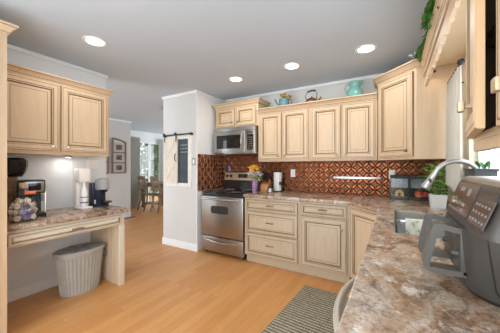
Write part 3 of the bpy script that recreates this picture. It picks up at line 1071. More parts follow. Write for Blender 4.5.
def fry_handle(yc):
    mb = MB()
    w = 0.027
    # D-shaped loop: flat bar out of the drawer, down, and back in
    path = [(0.176, 0.180), (0.118, 0.193), (0.108, 0.191), (0.103, 0.181), (0.083, 0.078), (0.083, 0.068), (0.092, 0.060), (0.176, 0.060)]
    th = [0.008, 0.008, 0.009, 0.009, 0.008, 0.008, 0.0075, 0.0075]
    rings = []
    for i, (x, z) in enumerate(path):
        a = Vector(path[max(i - 1, 0)]); b = Vector(path[min(i + 1, len(path) - 1)])
        t = (b - a).normalized()
        n = Vector((-t.y, t.x)) * th[i]
        rings.append([(x + n.x, yc - w, z + n.y), (x + n.x, yc + w, z + n.y), (x - n.x, yc + w, z - n.y), (x - n.x, yc - w, z - n.y)])
    mb.loft(rings)
    return mb


for yc, lab in ((1.10, 'far drawer front'), (0.94, 'near drawer front')):
    dr = put('drawer', B(0.161, 0.19, yc - 0.077 + (0.05 if yc < 1 else 0), yc + 0.077, 0.05, 0.192, b=0.008), M['fryer'], af, label=lab)
    put('handle', fry_handle(yc), M['fryer_handle'], dr, smooth=15)
    put('release_button', MB().tube([(0.18, yc, 0.112), (0.145, yc, 0.114)], [0.009, 0.008], 10), M['fryer_handle'], dr)

# ---------------------------------------------------------------- tanks on the corner counter
def tank(label, loc, orn):
    t = thing('small_tank', label, 'tank', loc, 0, 'small black-lidded tanks')
    w, d_, h = 0.178, 0.13, 0.235
    fr_ = MB()
    for x in (0, w - 0.006):
        for y in (0, d_ - 0.006):
            fr_.box(x, x + 0.006, y, y + 0.006, 0.0, h)
    fr_.box(0, w, 0, d_, 0, 0.012)
    put('frame', fr_, M['black'], t)
    put('lid', B(-0.003, w + 0.003, -0.003, d_ + 0.003, h, h + 0.038, b=0.004), M['black_matte'], t)
    put('back_sheet', B(0.006, w - 0.006, d_ - 0.008, d_ - 0.004, 0.125, h), M['sheet_grey'], t)
    put('background_sheet', B(0.006, w - 0.006, d_ - 0.012, d_ - 0.008, 0.012, 0.125), M['gravel'], t)
    put('gravel', B(0.006, w - 0.006, 0.008, d_ - 0.013, 0.012, 0.035), M['gravel'], t)
    gl = MB()
    gl.box(0.006, w - 0.006, 0.002, 0.004, 0.012, h).box(0.001, 0.003, 0.006, d_ - 0.006, 0.012, h).box(w - 0.003, w - 0.001, 0.006, d_ - 0.006, 0.012, h)
    put('panes', gl, M['tank_glass'], t)
    if orn == 'arch':
        a = MB()
        rings = []
        for i in range(13):
            an = PI * i / 12
            ci, si = math.cos(an), math.sin(an)
            rings.append([(0.088 + r * ci, y, 0.062 + r * si * 1.1) for r, y in ((0.013, 0.02), (0.042, 0.02), (0.042, 0.07), (0.013, 0.07))])
        a.loft(rings)
        a.box(0.046, 0.075, 0.02, 0.07, 0.034, 0.062).box(0.101, 0.130, 0.02, 0.07, 0.034, 0.062)
        put('ornament', a, M['tank_ochre'], t, label='ochre arch ornament')
    else:
        a = MB()
        a.lathe([(0.038, 0.034), (0.044, 0.055), (0.044, 0.062)], (0.085, 0.05, 0), 14, 1)
        a.lathe([(0.044, 0.062), (0.043, 0.085), (0.036, 0.10)], (0.085, 0.05, 0), 14, 0)
        a.lathe([(0.026, 0.034), (0.028, 0.06), (0.024, 0.088)], (0.142, 0.065, 0), 12, 0)
        put('ornament', a, [M['tank_red'], M['tank_orange']], t, label='red and orange ornament')
        lf = MB()
        for i in range(9):
            lf.leaf((0.085, 0.065, 0.10), (math.cos(i * 0.7), math.sin(i * 0.7), 1.1), 0.03, 0.012)
        put('plant', lf, M['leaf'], t)
    return t


tank('black-lidded clear tank with an ochre arch inside', (-0.045, 3.215, 0.914), 'arch')
tank('black-lidded clear tank with a red and orange ornament inside', (0.142, 3.215, 0.914), 'red')

# ---------------------------------------------------------------- plant in white pot
pp = thing('potted_plant', 'bright green leafy plant in a square white pot beside the faucet', 'plant', (0.33, 2.755, 0.914))
pt = MB()
sq = lambda h_, z: [(-h_, -h_, z), (h_, -h_, z), (h_, h_, z), (-h_, h_, z)]
pt.loft([sq(0.052, 0), sq(0.062, 0.112), sq(0.062, 0.12), sq(0.054, 0.12), sq(0.052, 0.10)])
put('pot', pt, M['pot_white'], pp, smooth=0)
put('soil', B(-0.05, 0.05, -0.05, 0.05, 0.096, 0.104), M['soil'], pp)
lf, st = MB(), MB()
for i in range(17):
    a = i * 2.4
    t = 0.11 + 0.25 * (i / 16)
    lean = 0.035 + 0.05 * random.random()
    top = Vector((math.cos(a) * lean, math.sin(a) * lean, t + 0.02))
    st.tube([(math.cos(a) * 0.01, math.sin(a) * 0.01, 0.10), tuple(top)], 0.0028, 5)
    for j in range(6):
        b_ = a + (j - 2.5) * 0.75
        lf.leaf(tuple(top), (math.cos(b_), math.sin(b_), 0.3 + 0.5 * random.random()), 0.085 + 0.04 * random.random(), 0.027, 0, 0.3)
put('foliage', lf, M['leaf'], pp, smooth=60)
put('stems', st, M['green_petal'], pp)

# ---------------------------------------------------------------- window sill planter, curtain
pl = thing('sill_planter', 'charcoal planter with sparse dark sprigs on the window sill', 'planter', (0.455, 2.045, WZ0))
put('box', B(-0.05, 0.05, -0.13, 0.13, 0.0, 0.145, b=0.006), M['planter'], pl)
put('lip', B(-0.055, 0.055, -0.135, 0.135, 0.138, 0.152, b=0.004), M['planter'], pl)
lf = MB()
for i in range(12):
    a = i * 2.4
    lf.leaf((random.uniform(-0.03, 0.03), -0.05 + random.uniform(-0.06, 0.06), 0.148), (math.cos(a), math.sin(a), 1.3), 0.085, 0.018, 0, 0.2)
put('sprigs', lf, M['ivy'], pl)

ct = thing('sheer_curtain', 'sheer cream curtain panel beside the sink window', 'curtain', (0.385, 0, 0))
cmb = MB()
rings = []
NP = 70
for i in range(NP + 1):
    y = 2.18 + 0.49 * i / NP
    x = 0.016 * math.sin(i * 2 * PI / 11) + 0.005 * math.sin(i * 1.7)
    rings.append([(x - 0.001, y, 1.13), (x * 0.8 - 0.001, y, 1.6), (x * 0.55 - 0.001, y, 1.985), (x * 0.55 + 0.001, y, 1.985), (x * 0.8 + 0.001, y, 1.6), (x + 0.001, y, 1.13)])
cmb.loft(rings)
put('cloth', cmb, M['sheer'], ct, smooth=80)
rd = thing('curtain_rod', 'thin dark curtain rod with round finial under the valance', 'curtain rod', (0.385, 0, 1.995))
put('rod', MB().tube([(0, 2.17, 0), (0, 2.66, 0), (0.02, 2.69, 0), (0.114, 2.69, 0)], 0.006, 8), M['black_matte'], rd)
put('finial', MB().ball((0, 2.155, 0), 0.022, 0, 1, 1, 1, 12, 8), M['black_matte'], rd)
vl = solo('valance_lamp', MB().box(0.20, 0.255, 0, 0.03, 0, 0.018, b=0.004), M['black_matte'], 'small dark fixture fastened under the valance beside the corner cabinet', 'lamp', (0.06, 2.715, 2.13))
ld = bpy.data.lights.new('lamp_glow', 'AREA')
ld.size = 0.05
ld.energy = 0.15
ld.color = (1.0, 0.9, 0.75)
lo_ = bpy.data.objects.new('lamp_glow', ld)
COL.objects.link(lo_)
lo_.parent = vl
lo_.location = (0.23, 0.0, -0.004)
lo_.rotation_euler = (-0.5, 0, 0)

# ---------------------------------------------------------------- ivy on the valance and cabinet
iv = thing('ivy_garland', 'trailing green ivy garland lying along the valance top', 'garland', (0.20, 0, 0.004))
stx = MB()
pts = [(0.03 + 0.02 * math.sin(y * 9), y, 2.258 + 0.008 * math.sin(y * 13)) for y in [2.62 - 0.05 * i for i in range(27)]]
stx.tube(pts, 0.003, 5)
put('vine', stx, M['green_petal'], iv)
lf = MB()
for p in pts:
    for j in range(9):
        a = random.uniform(0, 2 * PI)
        lf.leaf((p[0] + random.uniform(-0.02, 0.02), p[1] + random.uniform(-0.03, 0.03), p[2] + random.uniform(0.0, 0.03)),
                (-0.8 + 0.7 * math.cos(a), math.sin(a), random.uniform(-0.5, 0.8)), random.uniform(0.045, 0.07), random.uniform(0.035, 0.05), 0, 0.5)
put('leaves', lf, M['ivy'], iv, smooth=60)
sf = MB()
for i in range(14):
    a = i * 2.4
    sf.leaf((0.02 * math.cos(a), 0.03 * math.sin(a), 0.01), (math.cos(a), math.sin(a), 0.6), 0.045, 0.03, i % 2, 0.3)
solo('cloth_flowers', sf, [M['paper'], M['blue_tin']], 'small white and blue artificial flowers at the end of the ivy', 'flowers', (0.155, 2.70, 2.288))

# ---------------------------------------------------------------- ceiling lamps
def lamp(label, x, y, sx=1.0):
    t = thing('recessed_light', label, 'ceiling light', (x, y, H), 0, 'recessed ceiling lights')
    t.scale = (0.9, 0.9, 1.0)
    rg_ = MB().lathe([(0.108, 0.0), (0.106, -0.006), (0.092, -0.008), (0.079, -0.003), (0.078, 0.0)], (0, 0, 0), 32, cap0=False, cap1=False)
    put('trim_ring', rg_, M['trim'], t)
    put('lens', MB().lathe([(0.078, -0.001), (0.076, -0.0045), (0.05, -0.006), (0.001, -0.006)], (0, 0, 0), 32), M['lens'], t)
    ld = bpy.data.lights.new('lamp_glow', 'AREA')
    ld.shape = 'DISK'
    ld.size = 0.17
    ld.energy = LAMP_W
    ld.color = (1.0, 0.96, 0.91)
    lo_ = bpy.data.objects.new('lamp_glow', ld)
    COL.objects.link(lo_)
    lo_.parent = t
    lo_.location = (0, 0, -0.012)
    return t


lamp('recessed ceiling light above the coffee desk', -2.38, 1.205)
lamp('recessed ceiling light in front of the microwave', -1.81, 2.68)
lamp('recessed ceiling light above the three-drawer cabinet', -1.02, 2.66)
lamp('recessed ceiling light closest to the angled corner cabinet', -0.245, 2.64)
sm = MB().lathe([(0.06, 0.0), (0.06, -0.02), (0.05, -0.034), (0.002, -0.036)], (0, 0, 0), 20)
solo('smoke_detector', sm, M['grey_plastic'], 'small dark ceiling detector beside the grey pantry wall', 'detector', (-3.87, 3.19, H))

# ---------------------------------------------------------------- coffee desk items
t = thing('soda_maker', 'tall white soda maker on the coffee desk', 'soda maker', (-2.935, 1.355, 0.83))
put('foot', B(-0.06, 0.10, -0.058, 0.058, 0, 0.022, b=0.008), M['pink_white'], t)
put('column', B(-0.06, 0.0, -0.055, 0.055, 0.02, 0.30, b=0.015), M['pink_white'], t)
put('head', B(-0.062, 0.062, -0.06, 0.06, 0.285, 0.432, b=0.02), M['pink_white'], t)
bo = MB().lathe([(0.03, 0.023), (0.036, 0.03), (0.036, 0.17), (0.028, 0.21), (0.014, 0.245), (0.014, 0.286)], (0.04, 0, 0), 16)
put('bottle', bo, M['white_plastic'], t)
put('label', MB().lathe([(0.0366, 0.06), (0.0366, 0.075)], (0.04, 0, 0), 16, cap0=False, cap1=False), M['pod_b'], t)
put('label', MB().lathe([(0.0366, 0.12), (0.0366, 0.13)], (0.04, 0, 0), 16, cap0=False, cap1=False), M['pod_b'], t)

t = thing('pod_coffee_maker', 'compact navy and grey pod coffee maker beside the white soda maker', 'coffee maker', (-2.93, 1.535, 0.83))
put('base', B(-0.07, 0.09, -0.06, 0.06, 0, 0.025, b=0.008), M['navy'], t)
put('water_tank', B(-0.075, 0.0, -0.085, -0.01, 0.0, 0.27, b=0.012), M['navy'], t)
put('column', B(-0.06, 0.03, -0.045, 0.055, 0.02, 0.21, b=0.015), M['navy'], t)
put('head', MB().lathe([(0.066, 0.19), (0.073, 0.2), (0.073, 0.285), (0.062, 0.315), (0.02, 0.325)], (0.02, 0.02, 0), 24, sx=1.2), M['grey_plastic'], t)
put('spout', MB().lathe([(0.022, 0.165), (0.03, 0.19)], (0.075, 0.02, 0), 14), M['black'], t)
put('cup_tray', MB().lathe([(0.048, 0.045), (0.05, 0.052), (0.05, 0.06)], (0.10, 0.03, 0), 18), M['black'], t)
put('tray_arm', B(0.02, 0.10, 0.005, 0.05, 0.03, 0.052, b=0.004), M['black'], t)
put('sticker', B(0.0, 0.003, -0.06, -0.03, 0.03, 0.075), M['paper'], t)

t = thing('drip_coffee_maker', 'black and steel coffee maker in the desk corner behind the pod jar', 'coffee maker', (-2.83, 0.895, 0.83))
put('base', B(-0.11, 0.06, -0.085, 0.085, 0, 0.035, b=0.01), M['black'], t)
put('column', B(-0.11, -0.04, -0.08, 0.08, 0.03, 0.26, b=0.012), M['navy'], t)
put('head', B(-0.11, 0.05, -0.083, 0.083, 0.21, 0.335, b=0.014), M['black'], t)
put('head_panel', B(0.048, 0.054, -0.07, 0.07, 0.225, 0.32, b=0.004), M['steel'], t)
put('display', B(0.053, 0.056, -0.045, 0.045, 0.24, 0.305, b=0.002), M['black_gloss'], t)
put('carafe', MB().lathe([(0.035, 0.036), (0.05, 0.06), (0.05, 0.12), (0.038, 0.17), (0.04, 0.205)], (0.012, 0, 0), 18), M['navy'], t)
put('side_tube', MB().tube([(0.03, 0.083, 0.02), (0.03, 0.087, 0.25)], 0.007, 8), M['bright_steel'], t)
t = thing('coffee_grinder', 'glossy black bulky grinder standing in the desk corner by the tall cabinet', 'grinder', (-3.035, 0.805, 0.83))
put('body', MB().lathe([(0.06, 0), (0.065, 0.02), (0.055, 0.08), (0.045, 0.36)], (0, 0, 0), 18), M['brown_wood'], t)
put('hopper', MB().lathe([(0.05, 0.36), (0.075, 0.40), (0.09, 0.46), (0.088, 0.515), (0.06, 0.535), (0.03, 0.537)], (0.0, 0.03, 0), 9), M['black_gloss'], t, smooth=20)

t = thing('pod_jar', 'wide clear jar in a wire cage filled with coffee pods, cork on top', 'jar', (-2.665, 0.782, 0.83))
put('glass', MB().lathe([(0.07, 0.0), (0.09, 0.015), (0.10, 0.07), (0.094, 0.14), (0.06, 0.185), (0.028, 0.21), (0.026, 0.29), (0.029, 0.305)], (0, 0, 0), 24, cap1=False), M['jar_glass'], t)
put('cork', MB().lathe([(0.020, 0.275), (0.026, 0.306), (0.026, 0.318)], (0, 0, 0), 14), M['cork'], t)
wb = MB()
for i in range(7):
    a = 2 * PI * i / 7
    wb.tube([(math.cos(a) * r, math.sin(a) * r, z) for r, z in ((0.094, 0.01), (0.104, 0.07), (0.098, 0.14), (0.063, 0.19))], 0.0014, 5)
for r, z in ((0.095, 0.012), (0.105, 0.07), (0.099, 0.14), (0.064, 0.19)):
    wb.tube([(math.cos(2 * PI * i / 24) * r, math.sin(2 * PI * i / 24) * r, z) for i in range(25)], 0.0014, 5, caps=False)
put('wire_cage', wb, M['wire'], t)
put('tag', B(0.028, 0.036, 0.0, 0.075, 0.222, 0.25, b=0.003), M['orange'], t, label='orange red tag')
pod_n = 0
for lay, (rr_, zz, nn) in enumerate(((0.062, 0.036, 8), (0.070, 0.084, 9), (0.062, 0.130, 8), (0.0, 0.06, 1), (0.0, 0.11, 1), (0.030, 0.168, 4))):
    for i in range(nn):
        a = 2 * PI * i / nn + lay * 0.4
        pb = MB()
        pb.T = Matrix.Translation((-2.665 + math.cos(a) * rr_, 0.782 + math.sin(a) * rr_, 0.83 + zz)) @ Matrix.Rotation(a, 4, 'Z') @ Matrix.Rotation(PI / 2 + random.uniform(-0.5, 0.5), 4, 'Y')
        pb.lathe([(0.016, -0.017), (0.021, 0.011), (0.0245, 0.013), (0.0245, 0.016)], (0, 0, 0), 12, 0, mis=[0, 0, 1])
        c_ = random.choice(('pod_a', 'pod_a', 'pod_a', 'pod_c'))
        pod_n += 1
        lid = 'pod_b' if pod_n % 4 == 1 else 'pod_a'
        o = solo('coffee_pod', pb, [M[c_], M[lid]], 'small coffee pod packed among others inside the wire-caged jar', 'coffee pod', group='coffee pods in the jar')
t = thing('under_cabinet_light', 'small dark puck light under the desk cabinet above the worktop', 'lamp', (-3.03, 1.26, 1.40))
put('housing', MB().lathe([(0.03, 0.0), (0.03, -0.014), (0.026, -0.016)], (0, 0, 0), 18), M['black'], t)
put('lens', MB().lathe([(0.024, -0.0155), (0.022, -0.018)], (0, 0, 0), 18), M['lens'], t)
ld = bpy.data.lights.new('lamp_glow', 'AREA')
ld.shape = 'DISK'
ld.size = 0.05
ld.energy = 0.28
ld.color = (1.0, 0.97, 0.93)
lo_ = bpy.data.objects.new('lamp_glow', ld)
COL.objects.link(lo_)
lo_.parent = t
lo_.location = (0, 0, -0.02)
solo('plug_adapter', B(0, 0.03, 0, 0.05, 0, 0.07, b=0.004), M['grey_plastic'], 'small grey plug adapter on the wall right of the black coffee maker', 'plug', (-3.15, 1.03, 0.93))


def plate(label, loc, rz, mat, gang=1, kind='outlet', cat='outlet'):
    t = thing('wall_' + kind, label, cat, loc, rz)
    w = 0.07 * gang
    put('plate', B(-w / 2, w / 2, -0.006, 0, -0.057, 0.057, b=0.003), M[mat], t)
    for g in range(gang):
        x = -w / 2 + 0.035 + g * 0.07
        if kind == 'outlet':
            for z in (-0.02, 0.02):
                put('socket', B(x - 0.014, x + 0.014, -0.009, -0.004, z - 0.012, z + 0.012, b=0.003), M['paper'], t)
        else:
            put('rocker', B(x - 0.015, x + 0.015, -0.010, -0.004, -0.03, 0.03, b=0.003), M['paper'], t)
    return t


plate('white outlet plate on the copper backsplash right of the paper towel', (-1.30, 3.436, 1.185), 0, 'white_plastic')
plate('white outlet plate on the copper backsplash behind the arch tank', (-0.03, 3.436, 1.185), 0, 'white_plastic')
plate('white switch plate on the wall under the desk cabinet', (-3.149, 1.565, 1.31), PI / 2, 'white_plastic', 2, 'switch', 'switch')
plate('grey green switch plate at the right end of the pantry wall', (-2.632, 2.757, 1.36), 0, 'sheet_grey', 1, 'switch', 'switch')

# ---------------------------------------------------------------- trash can
t = thing('trash_can', 'oval ribbed grey metal trash can under the desk', 'trash can', (-2.82, 1.285, 0))
t.scale = (1.06, 1.06, 1.12)
seg = 144
rings = []
for zz, k2 in ((0.0, 0.80), (0.012, 0.82), (0.03, 0.81), (0.33, 0.965), (0.345, 1.0), (0.36, 1.0), (0.368, 0.97)):
    r_ = []
    for j in range(seg):
        a = 2 * PI * j / seg
        rib = 1.0 + (0.03 * (1 if (j % 4) < 2 else -1) if 0.02 < zz < 0.34 else 0.0)
        r_.append((0.135 * k2 * rib * math.cos(a), 0.205 * k2 * rib * math.sin(a), zz))
    rings.append(r_)
put('body', MB().loft(rings), M['can'], t, smooth=25)
ld = MB()
ld.lathe([(1.05, 0.362), (1.06, 0.368), (1.06, 0.385), (1.02, 0.392), (0.96, 0.388)], (0, 0, 0), 48, sx=0.14, sy=0.212, cap1=False)
lid = put('lid', ld, M['can'], t)
put('lid_recess', MB().lathe([(0.97, 0.384), (0.0, 0.385)], (0, 0, 0), 48, sx=0.14, sy=0.212, cap0=False), M['can'], lid)
sp_ = MB()
for i in range(8):
    a = 2 * PI * i / 8 + 0.2
    c0, s0 = math.cos(a), math.sin(a)
    sp_.tube([(0.135 * 0.18 * c0, 0.205 * 0.18 * s0, 0.392), (0.135 * 0.6 * c0, 0.205 * 0.6 * s0, 0.394), (0.139 * 0.98 * c0, 0.21 * 0.98 * s0, 0.388)], 0.0055, 6)
sp_.lathe([(0.24, 0.384), (0.24, 0.398), (0.0, 0.402)], (0, 0, 0), 20, sx=0.135, sy=0.205)
put('lid_spokes', sp_, M['can_dark'], lid)
hr = MB()
hr.tube([(0.02 + 0.03 * math.sin(2 * PI * i / 20), 0.212 + 0.004, 0.285 + 0.032 * math.cos(2 * PI * i / 20)) for i in range(21)], 0.005, 6, caps=False)
hr.box(0.008, 0.032, 0.19, 0.222, 0.31, 0.328, b=0.003)
put('handle', hr, M['can_dark'], t)

# ---------------------------------------------------------------- counter items by the range
t = thing('flower_vase', 'purple and white vase of yellow and pink flowers beside the range', 'vase', (-1.665, 2.93, 0.914))
put('vase', MB().lathe([(0.03, 0), (0.034, 0.004), (0.038, 0.09), (0.045, 0.20), (0.046, 0.205), (0.041, 0.205), (0.036, 0.15)], (0, 0, 0), 20, cap1=False), M['vase'], t)


def blossom(mb, c_, r, n=10, mi=0, up=0.4):
    for i in range(n):
        a = 2 * PI * i / n + random.random()
        mb.leaf(c_, (math.cos(a), math.sin(a), up + random.uniform(-0.3, 0.5)), r, r * 0.55, mi, 0.1)
    mb.ball(c_, r * 0.35, mi, seg=8, rows=4)


for nm, mt, cs, r in (('yellow_lily', 'yellow_petal', ((-0.02, 0.0, 0.355), (0.035, 0.01, 0.34), (-0.06, 0.0, 0.325)), 0.06),
                      ('pink_flower', 'pink_petal', ((-0.075, -0.02, 0.26), (-0.02, -0.05, 0.285), (0.01, -0.03, 0.25)), 0.048),
                      ('lilac_flower', 'lilac_petal', ((0.06, -0.02, 0.28), (0.085, 0.0, 0.255)), 0.045)):
    for c0 in cs:
        fb = MB()
        blossom(fb, c0, r * 1.25, 14)
        put(nm, fb, M[mt], t, smooth=60)
gb = MB()
for i in range(34):
    a = i * 2.4
    gb.leaf((0.03 * math.cos(a), 0.03 * math.sin(a), 0.20 + 0.05 * random.random()), (math.cos(a), math.sin(a), 0.5), 0.09, 0.025, 0, 0.4)
for c0 in ((-0.02, 0, 0.35), (0.035, 0.01, 0.33), (-0.075, -0.02, 0.25), (0.06, -0.02, 0.27)):
    gb.tube([(0, 0, 0.05), (c0[0] * 0.5, c0[1] * 0.5, 0.2), c0], 0.003, 5)
put('greenery', gb, M['leaf'], t, smooth=60)

t = thing('knife_block', 'orange wooden knife block full of black-handled knives', 'knife block', (-1.665, 3.29, 0.914), 0.15)
kb = MB()
kb.loft([[(x, -0.10, 0), (x, 0.06, 0), (x, 0.10, 0.13), (x, 0.015, 0.19), (x, -0.10, 0.085)] for x in (-0.055, 0.055)])
put('block', kb, M['knife_wood'], t, smooth=0)
put('front_block', B(-0.05, 0.05, -0.125, -0.10, 0.0, 0.09, b=0.004), M['knife_wood'], t)
for i in range(4):
    for j in range(3):
        x = -0.04 + 0.027 * i
        y = -0.07 + 0.04 * j
        z = 0.12 + 0.032 * j
        put('knife_handle', MB().tube([(x, y, z), (x * 1.2, y - 0.04, z + 0.055), (x * 1.35, y - 0.062, z + 0.09)], [0.007, 0.009, 0.008], 7), M['black'], t)
t = thing('sharpener', 'small round steel gadget in front of the knife block', 'gadget', (-1.535, 3.15, 0.914))
put('body', MB().lathe([(0.05, 0), (0.055, 0.012), (0.05, 0.035), (0.03, 0.06), (0.012, 0.07)], (0, 0, 0), 20), M['steel'], t)
put('grip', MB().lathe([(0.014, 0.066), (0.016, 0.078), (0.008, 0.085)], (0, 0, 0), 12), M['black'], t)
t = thing('paper_towel_holder', 'white paper towel roll on a dark upright holder', 'paper towel', (-1.50, 3.34, 0.914))
put('base', MB().lathe([(0.075, 0), (0.075, 0.01), (0.06, 0.014)], (0, 0, 0), 24), M['black'], t)
put('roll', MB().lathe([(0.02, 0.015), (0.062, 0.015), (0.062, 0.285), (0.02, 0.285)], (0, 0, 0), 28), M['paper'], t)
put('post', MB().tube([(0, 0, 0.0), (0, 0, 0.30)], 0.007, 8), M['black'], t)
put('tension_arm', MB().tube([(0.072, -0.03, 0.01), (0.072, -0.03, 0.18), (0.06, -0.04, 0.19)], 0.005, 6), M['black'], t)
put('arm_pad', B(0.045, 0.078, -0.062, -0.035, 0.10, 0.15, b=0.005), M['black'], t)
t = thing('spray_bottle', 'small violet blue bottle standing on the range back guard', 'bottle', (-2.44, 3.416, 1.20))
put('bottle', MB().lathe([(0.022, 0), (0.024, 0.005), (0.024, 0.075), (0.012, 0.095)], (0, 0, 0), 14, sy=0.6), M['blue_bottle'], t)
put('cap', MB().lathe([(0.013, 0.093), (0.013, 0.12), (0.01, 0.124)], (0, 0, 0), 12, sy=0.7), M['black'], t)
solo('pepper_mill', MB().lathe([(0.02, 0), (0.022, 0.01), (0.014, 0.05), (0.016, 0.075), (0.006, 0.085)], (0, 0, 0), 12), M['black'], 'small black shaker left of the violet bottle on the range back guard', 'shaker', (-2.487, 3.415, 1.20))
solo('knife_strip', B(0, 0.57, -0.018, 0, 0, 0.030, b=0.003), M['steel'], 'long pale metal magnetic strip on the copper backsplash', 'magnetic strip', (-0.72, 3.436, 1.122))

# ---------------------------------------------------------------- decor on top of the back cabinets
TZ = 2.115
t = thing('watering_can', 'pale blue metal watering can holding dried gold flowers', 'watering can', (-1.35, 3.22, TZ))
put('can', MB().lathe([(0.075, 0), (0.078, 0.004), (0.068, 0.12), (0.070, 0.125)], (0, 0, 0), 24), M['blue_tin'], t)
put('spout', MB().tube([(-0.06, 0, 0.03), (-0.11, 0, 0.075), (-0.145, 0, 0.135)], [0.016, 0.012, 0.014], 10), M['blue_tin'], t)
put('handle', MB().tube([(0.065, 0, 0.105), (0.105, 0, 0.11), (0.118, 0, 0.075), (0.10, 0, 0.035), (0.072, 0, 0.025)], 0.006, 8), M['wire'], t)
for i in range(9):
    a = i * 2.4
    fb = MB()
    blossom(fb, (0.014 + 0.062 * math.cos(a) * (0.4 + 0.6 * (i % 3) / 2), 0.045 * math.sin(a), 0.135 + 0.035 * ((i * 7) % 5) / 5), 0.045, 10)
    put('dried_flower', fb, M['gold_petal'] if i % 3 else M['dry'], t, smooth=60)
gb = MB()
for i in range(26):
    a = i * 2.4
    gb.leaf((0.02 * math.cos(a), 0.02 * math.sin(a), 0.012), (math.cos(a), 0.7 * math.sin(a), 0.55), 0.085, 0.02, i % 2, 0.35)
solo('dried_posy', gb, [M['dry'], M['green_petal']], 'low dried posy between the tall cabinet crown and the blue watering can', 'dried flowers', (-1.565, 3.19, TZ))
t = thing('copper_kettle', 'old brown copper kettle with a black bail handle', 'kettle', (-0.955, 3.21, TZ))
put('body', MB().lathe([(0.07, 0), (0.082, 0.01), (0.085, 0.03), (0.068, 0.06), (0.03, 0.075)], (0, 0, 0), 24), M['kettle'], t)
put('lid', MB().lathe([(0.034, 0.073), (0.03, 0.082), (0.008, 0.086), (0.01, 0.10), (0.004, 0.104)], (0, 0, 0), 16), M['kettle'], t)
put('spout', MB().tube([(0.07, 0, 0.03), (0.105, 0, 0.045), (0.125, 0, 0.08)], [0.016, 0.011, 0.009], 10), M['kettle'], t)
hw = [(-0.068, 0, 0.06), (-0.085, 0, 0.115), (-0.06, 0, 0.165), (0.0, 0, 0.178), (0.055, 0, 0.170), (0.075, 0, 0.12), (0.06, 0, 0.06)]
put('handle', MB().tube(hw, 0.0045, 8), M['wire'], t)
put('grip', MB().tube([(-0.055, 0, 0.168), (0, 0, 0.18), (0.05, 0, 0.175)], 0.011, 10), M['black'], t)
t = thing('pitcher', 'turquoise glazed ceramic pitcher on the cabinet top', 'pitcher', (-0.42, 3.21, TZ))
put('body', MB().lathe([(0.075, 0), (0.088, 0.01), (0.095, 0.05), (0.082, 0.095), (0.058, 0.13), (0.055, 0.15), (0.066, 0.178), (0.076, 0.195), (0.070, 0.195), (0.050, 0.15)], (0, 0, 0), 28, cap1=False), M['teal'], t)
put('spout', MB().tube([(0.05, 0, 0.165), (0.078, 0, 0.19), (0.09, 0, 0.2)], [0.024, 0.018, 0.012], 10), M['teal'], t)
put('handle', MB().tube([(-0.058, 0, 0.175), (-0.10, 0, 0.178), (-0.115, 0, 0.14), (-0.10, 0, 0.09), (-0.078, 0, 0.07)], 0.009, 8), M['teal'], t)

# ---------------------------------------------------------------- barn-door chalkboard on the pantry wall
t = thing('barn_door_chalkboard', 'whitewashed sliding-panel chalkboard hung on the pantry wall', 'wall decor', (-3.245, 2.76, 0.965))
bw, bh = 0.575, 0.80
bk = MB()
bk.box(0, bw, -0.022, 0, 0, 0.06, b=0.003).box(0, bw, -0.022, 0, bh - 0.05, bh, b=0.003).box(0, 0.05, -0.022, 0, 0.06, bh - 0.05, b=0.003).box(bw - 0.07, bw, -0.022, 0, 0.06, bh - 0.05, b=0.003)
put('frame', bk, M['barn_frame'], t)
cb = put('chalkboard', B(0.05, bw - 0.07, -0.012, -0.002, 0.06, bh - 0.05), M['chalk'], t)
cw = MB()
for i, (x0, x1) in enumerate(((0.345, 0.48), (0.335, 0.485), (0.34, 0.485))):
    z = 0.655 - i * 0.055
    n = 7
    cw.tube([(x0 + (x1 - x0) * j / (2 * n), -0.0135, z + 0.008 * ((j * 5) % 3 - 1)) for j in range(2 * n + 1)], 0.0035, 5)
put('chalk_writing', cw, M['chalk_mark'], cb)
sd_ = MB()
sd_.box(0.01, 0.30, -0.045, -0.026, 0.05, bh - 0.03, b=0.002)
pn = put('sliding_panel', sd_, M['barn'], t)
br_ = MB()
br_.box(0.01, 0.30, -0.052, -0.045, 0.05, 0.10).box(0.01, 0.30, -0.052, -0.045, bh - 0.08, bh - 0.03).box(0.01, 0.30, -0.052, -0.045, 0.385, 0.43)
br_.box(0.01, 0.05, -0.051, -0.045, 0.05, bh - 0.03).box(0.26, 0.30, -0.051, -0.045, 0.05, bh - 0.03)
for z0_, z1_ in ((0.10, 0.385), (0.43, bh - 0.08)):
    br_.tube([(0.05, -0.047, z0_), (0.26, -0.047, z1_)], 0.012, 4)
put('panel_braces', br_, M['barn'], pn)
put('pull', MB().tube([(0.275, -0.05, 0.40), (0.275, -0.075, 0.42), (0.275, -0.075, 0.50), (0.275, -0.05, 0.52)], 0.007, 6), M['black_matte'], pn)
put('rail', B(-0.02, bw + 0.01, -0.062, -0.050, bh + 0.008, bh + 0.028, b=0.002), M['black_matte'], t)
for x in (0.02, 0.28):
    hg = MB()
    hg.box(x - 0.010, x + 0.010, -0.056, -0.048, bh - 0.09, bh + 0.02)
    hg.T = Matrix.Translation((x, -0.066, bh + 0.03)) @ Matrix.Rotation(PI / 2, 4, 'X')
    hg.lathe([(0.026, -0.006), (0.026, 0.006)], (0, 0, 0), 14)
    put('roller', hg, M['black_matte'], t)
for x in (-0.02, bw):
    put('rail_bracket', B(x, x + 0.018, -0.055, 0.0, bh - 0.0, bh + 0.035), M['black_matte'], t)

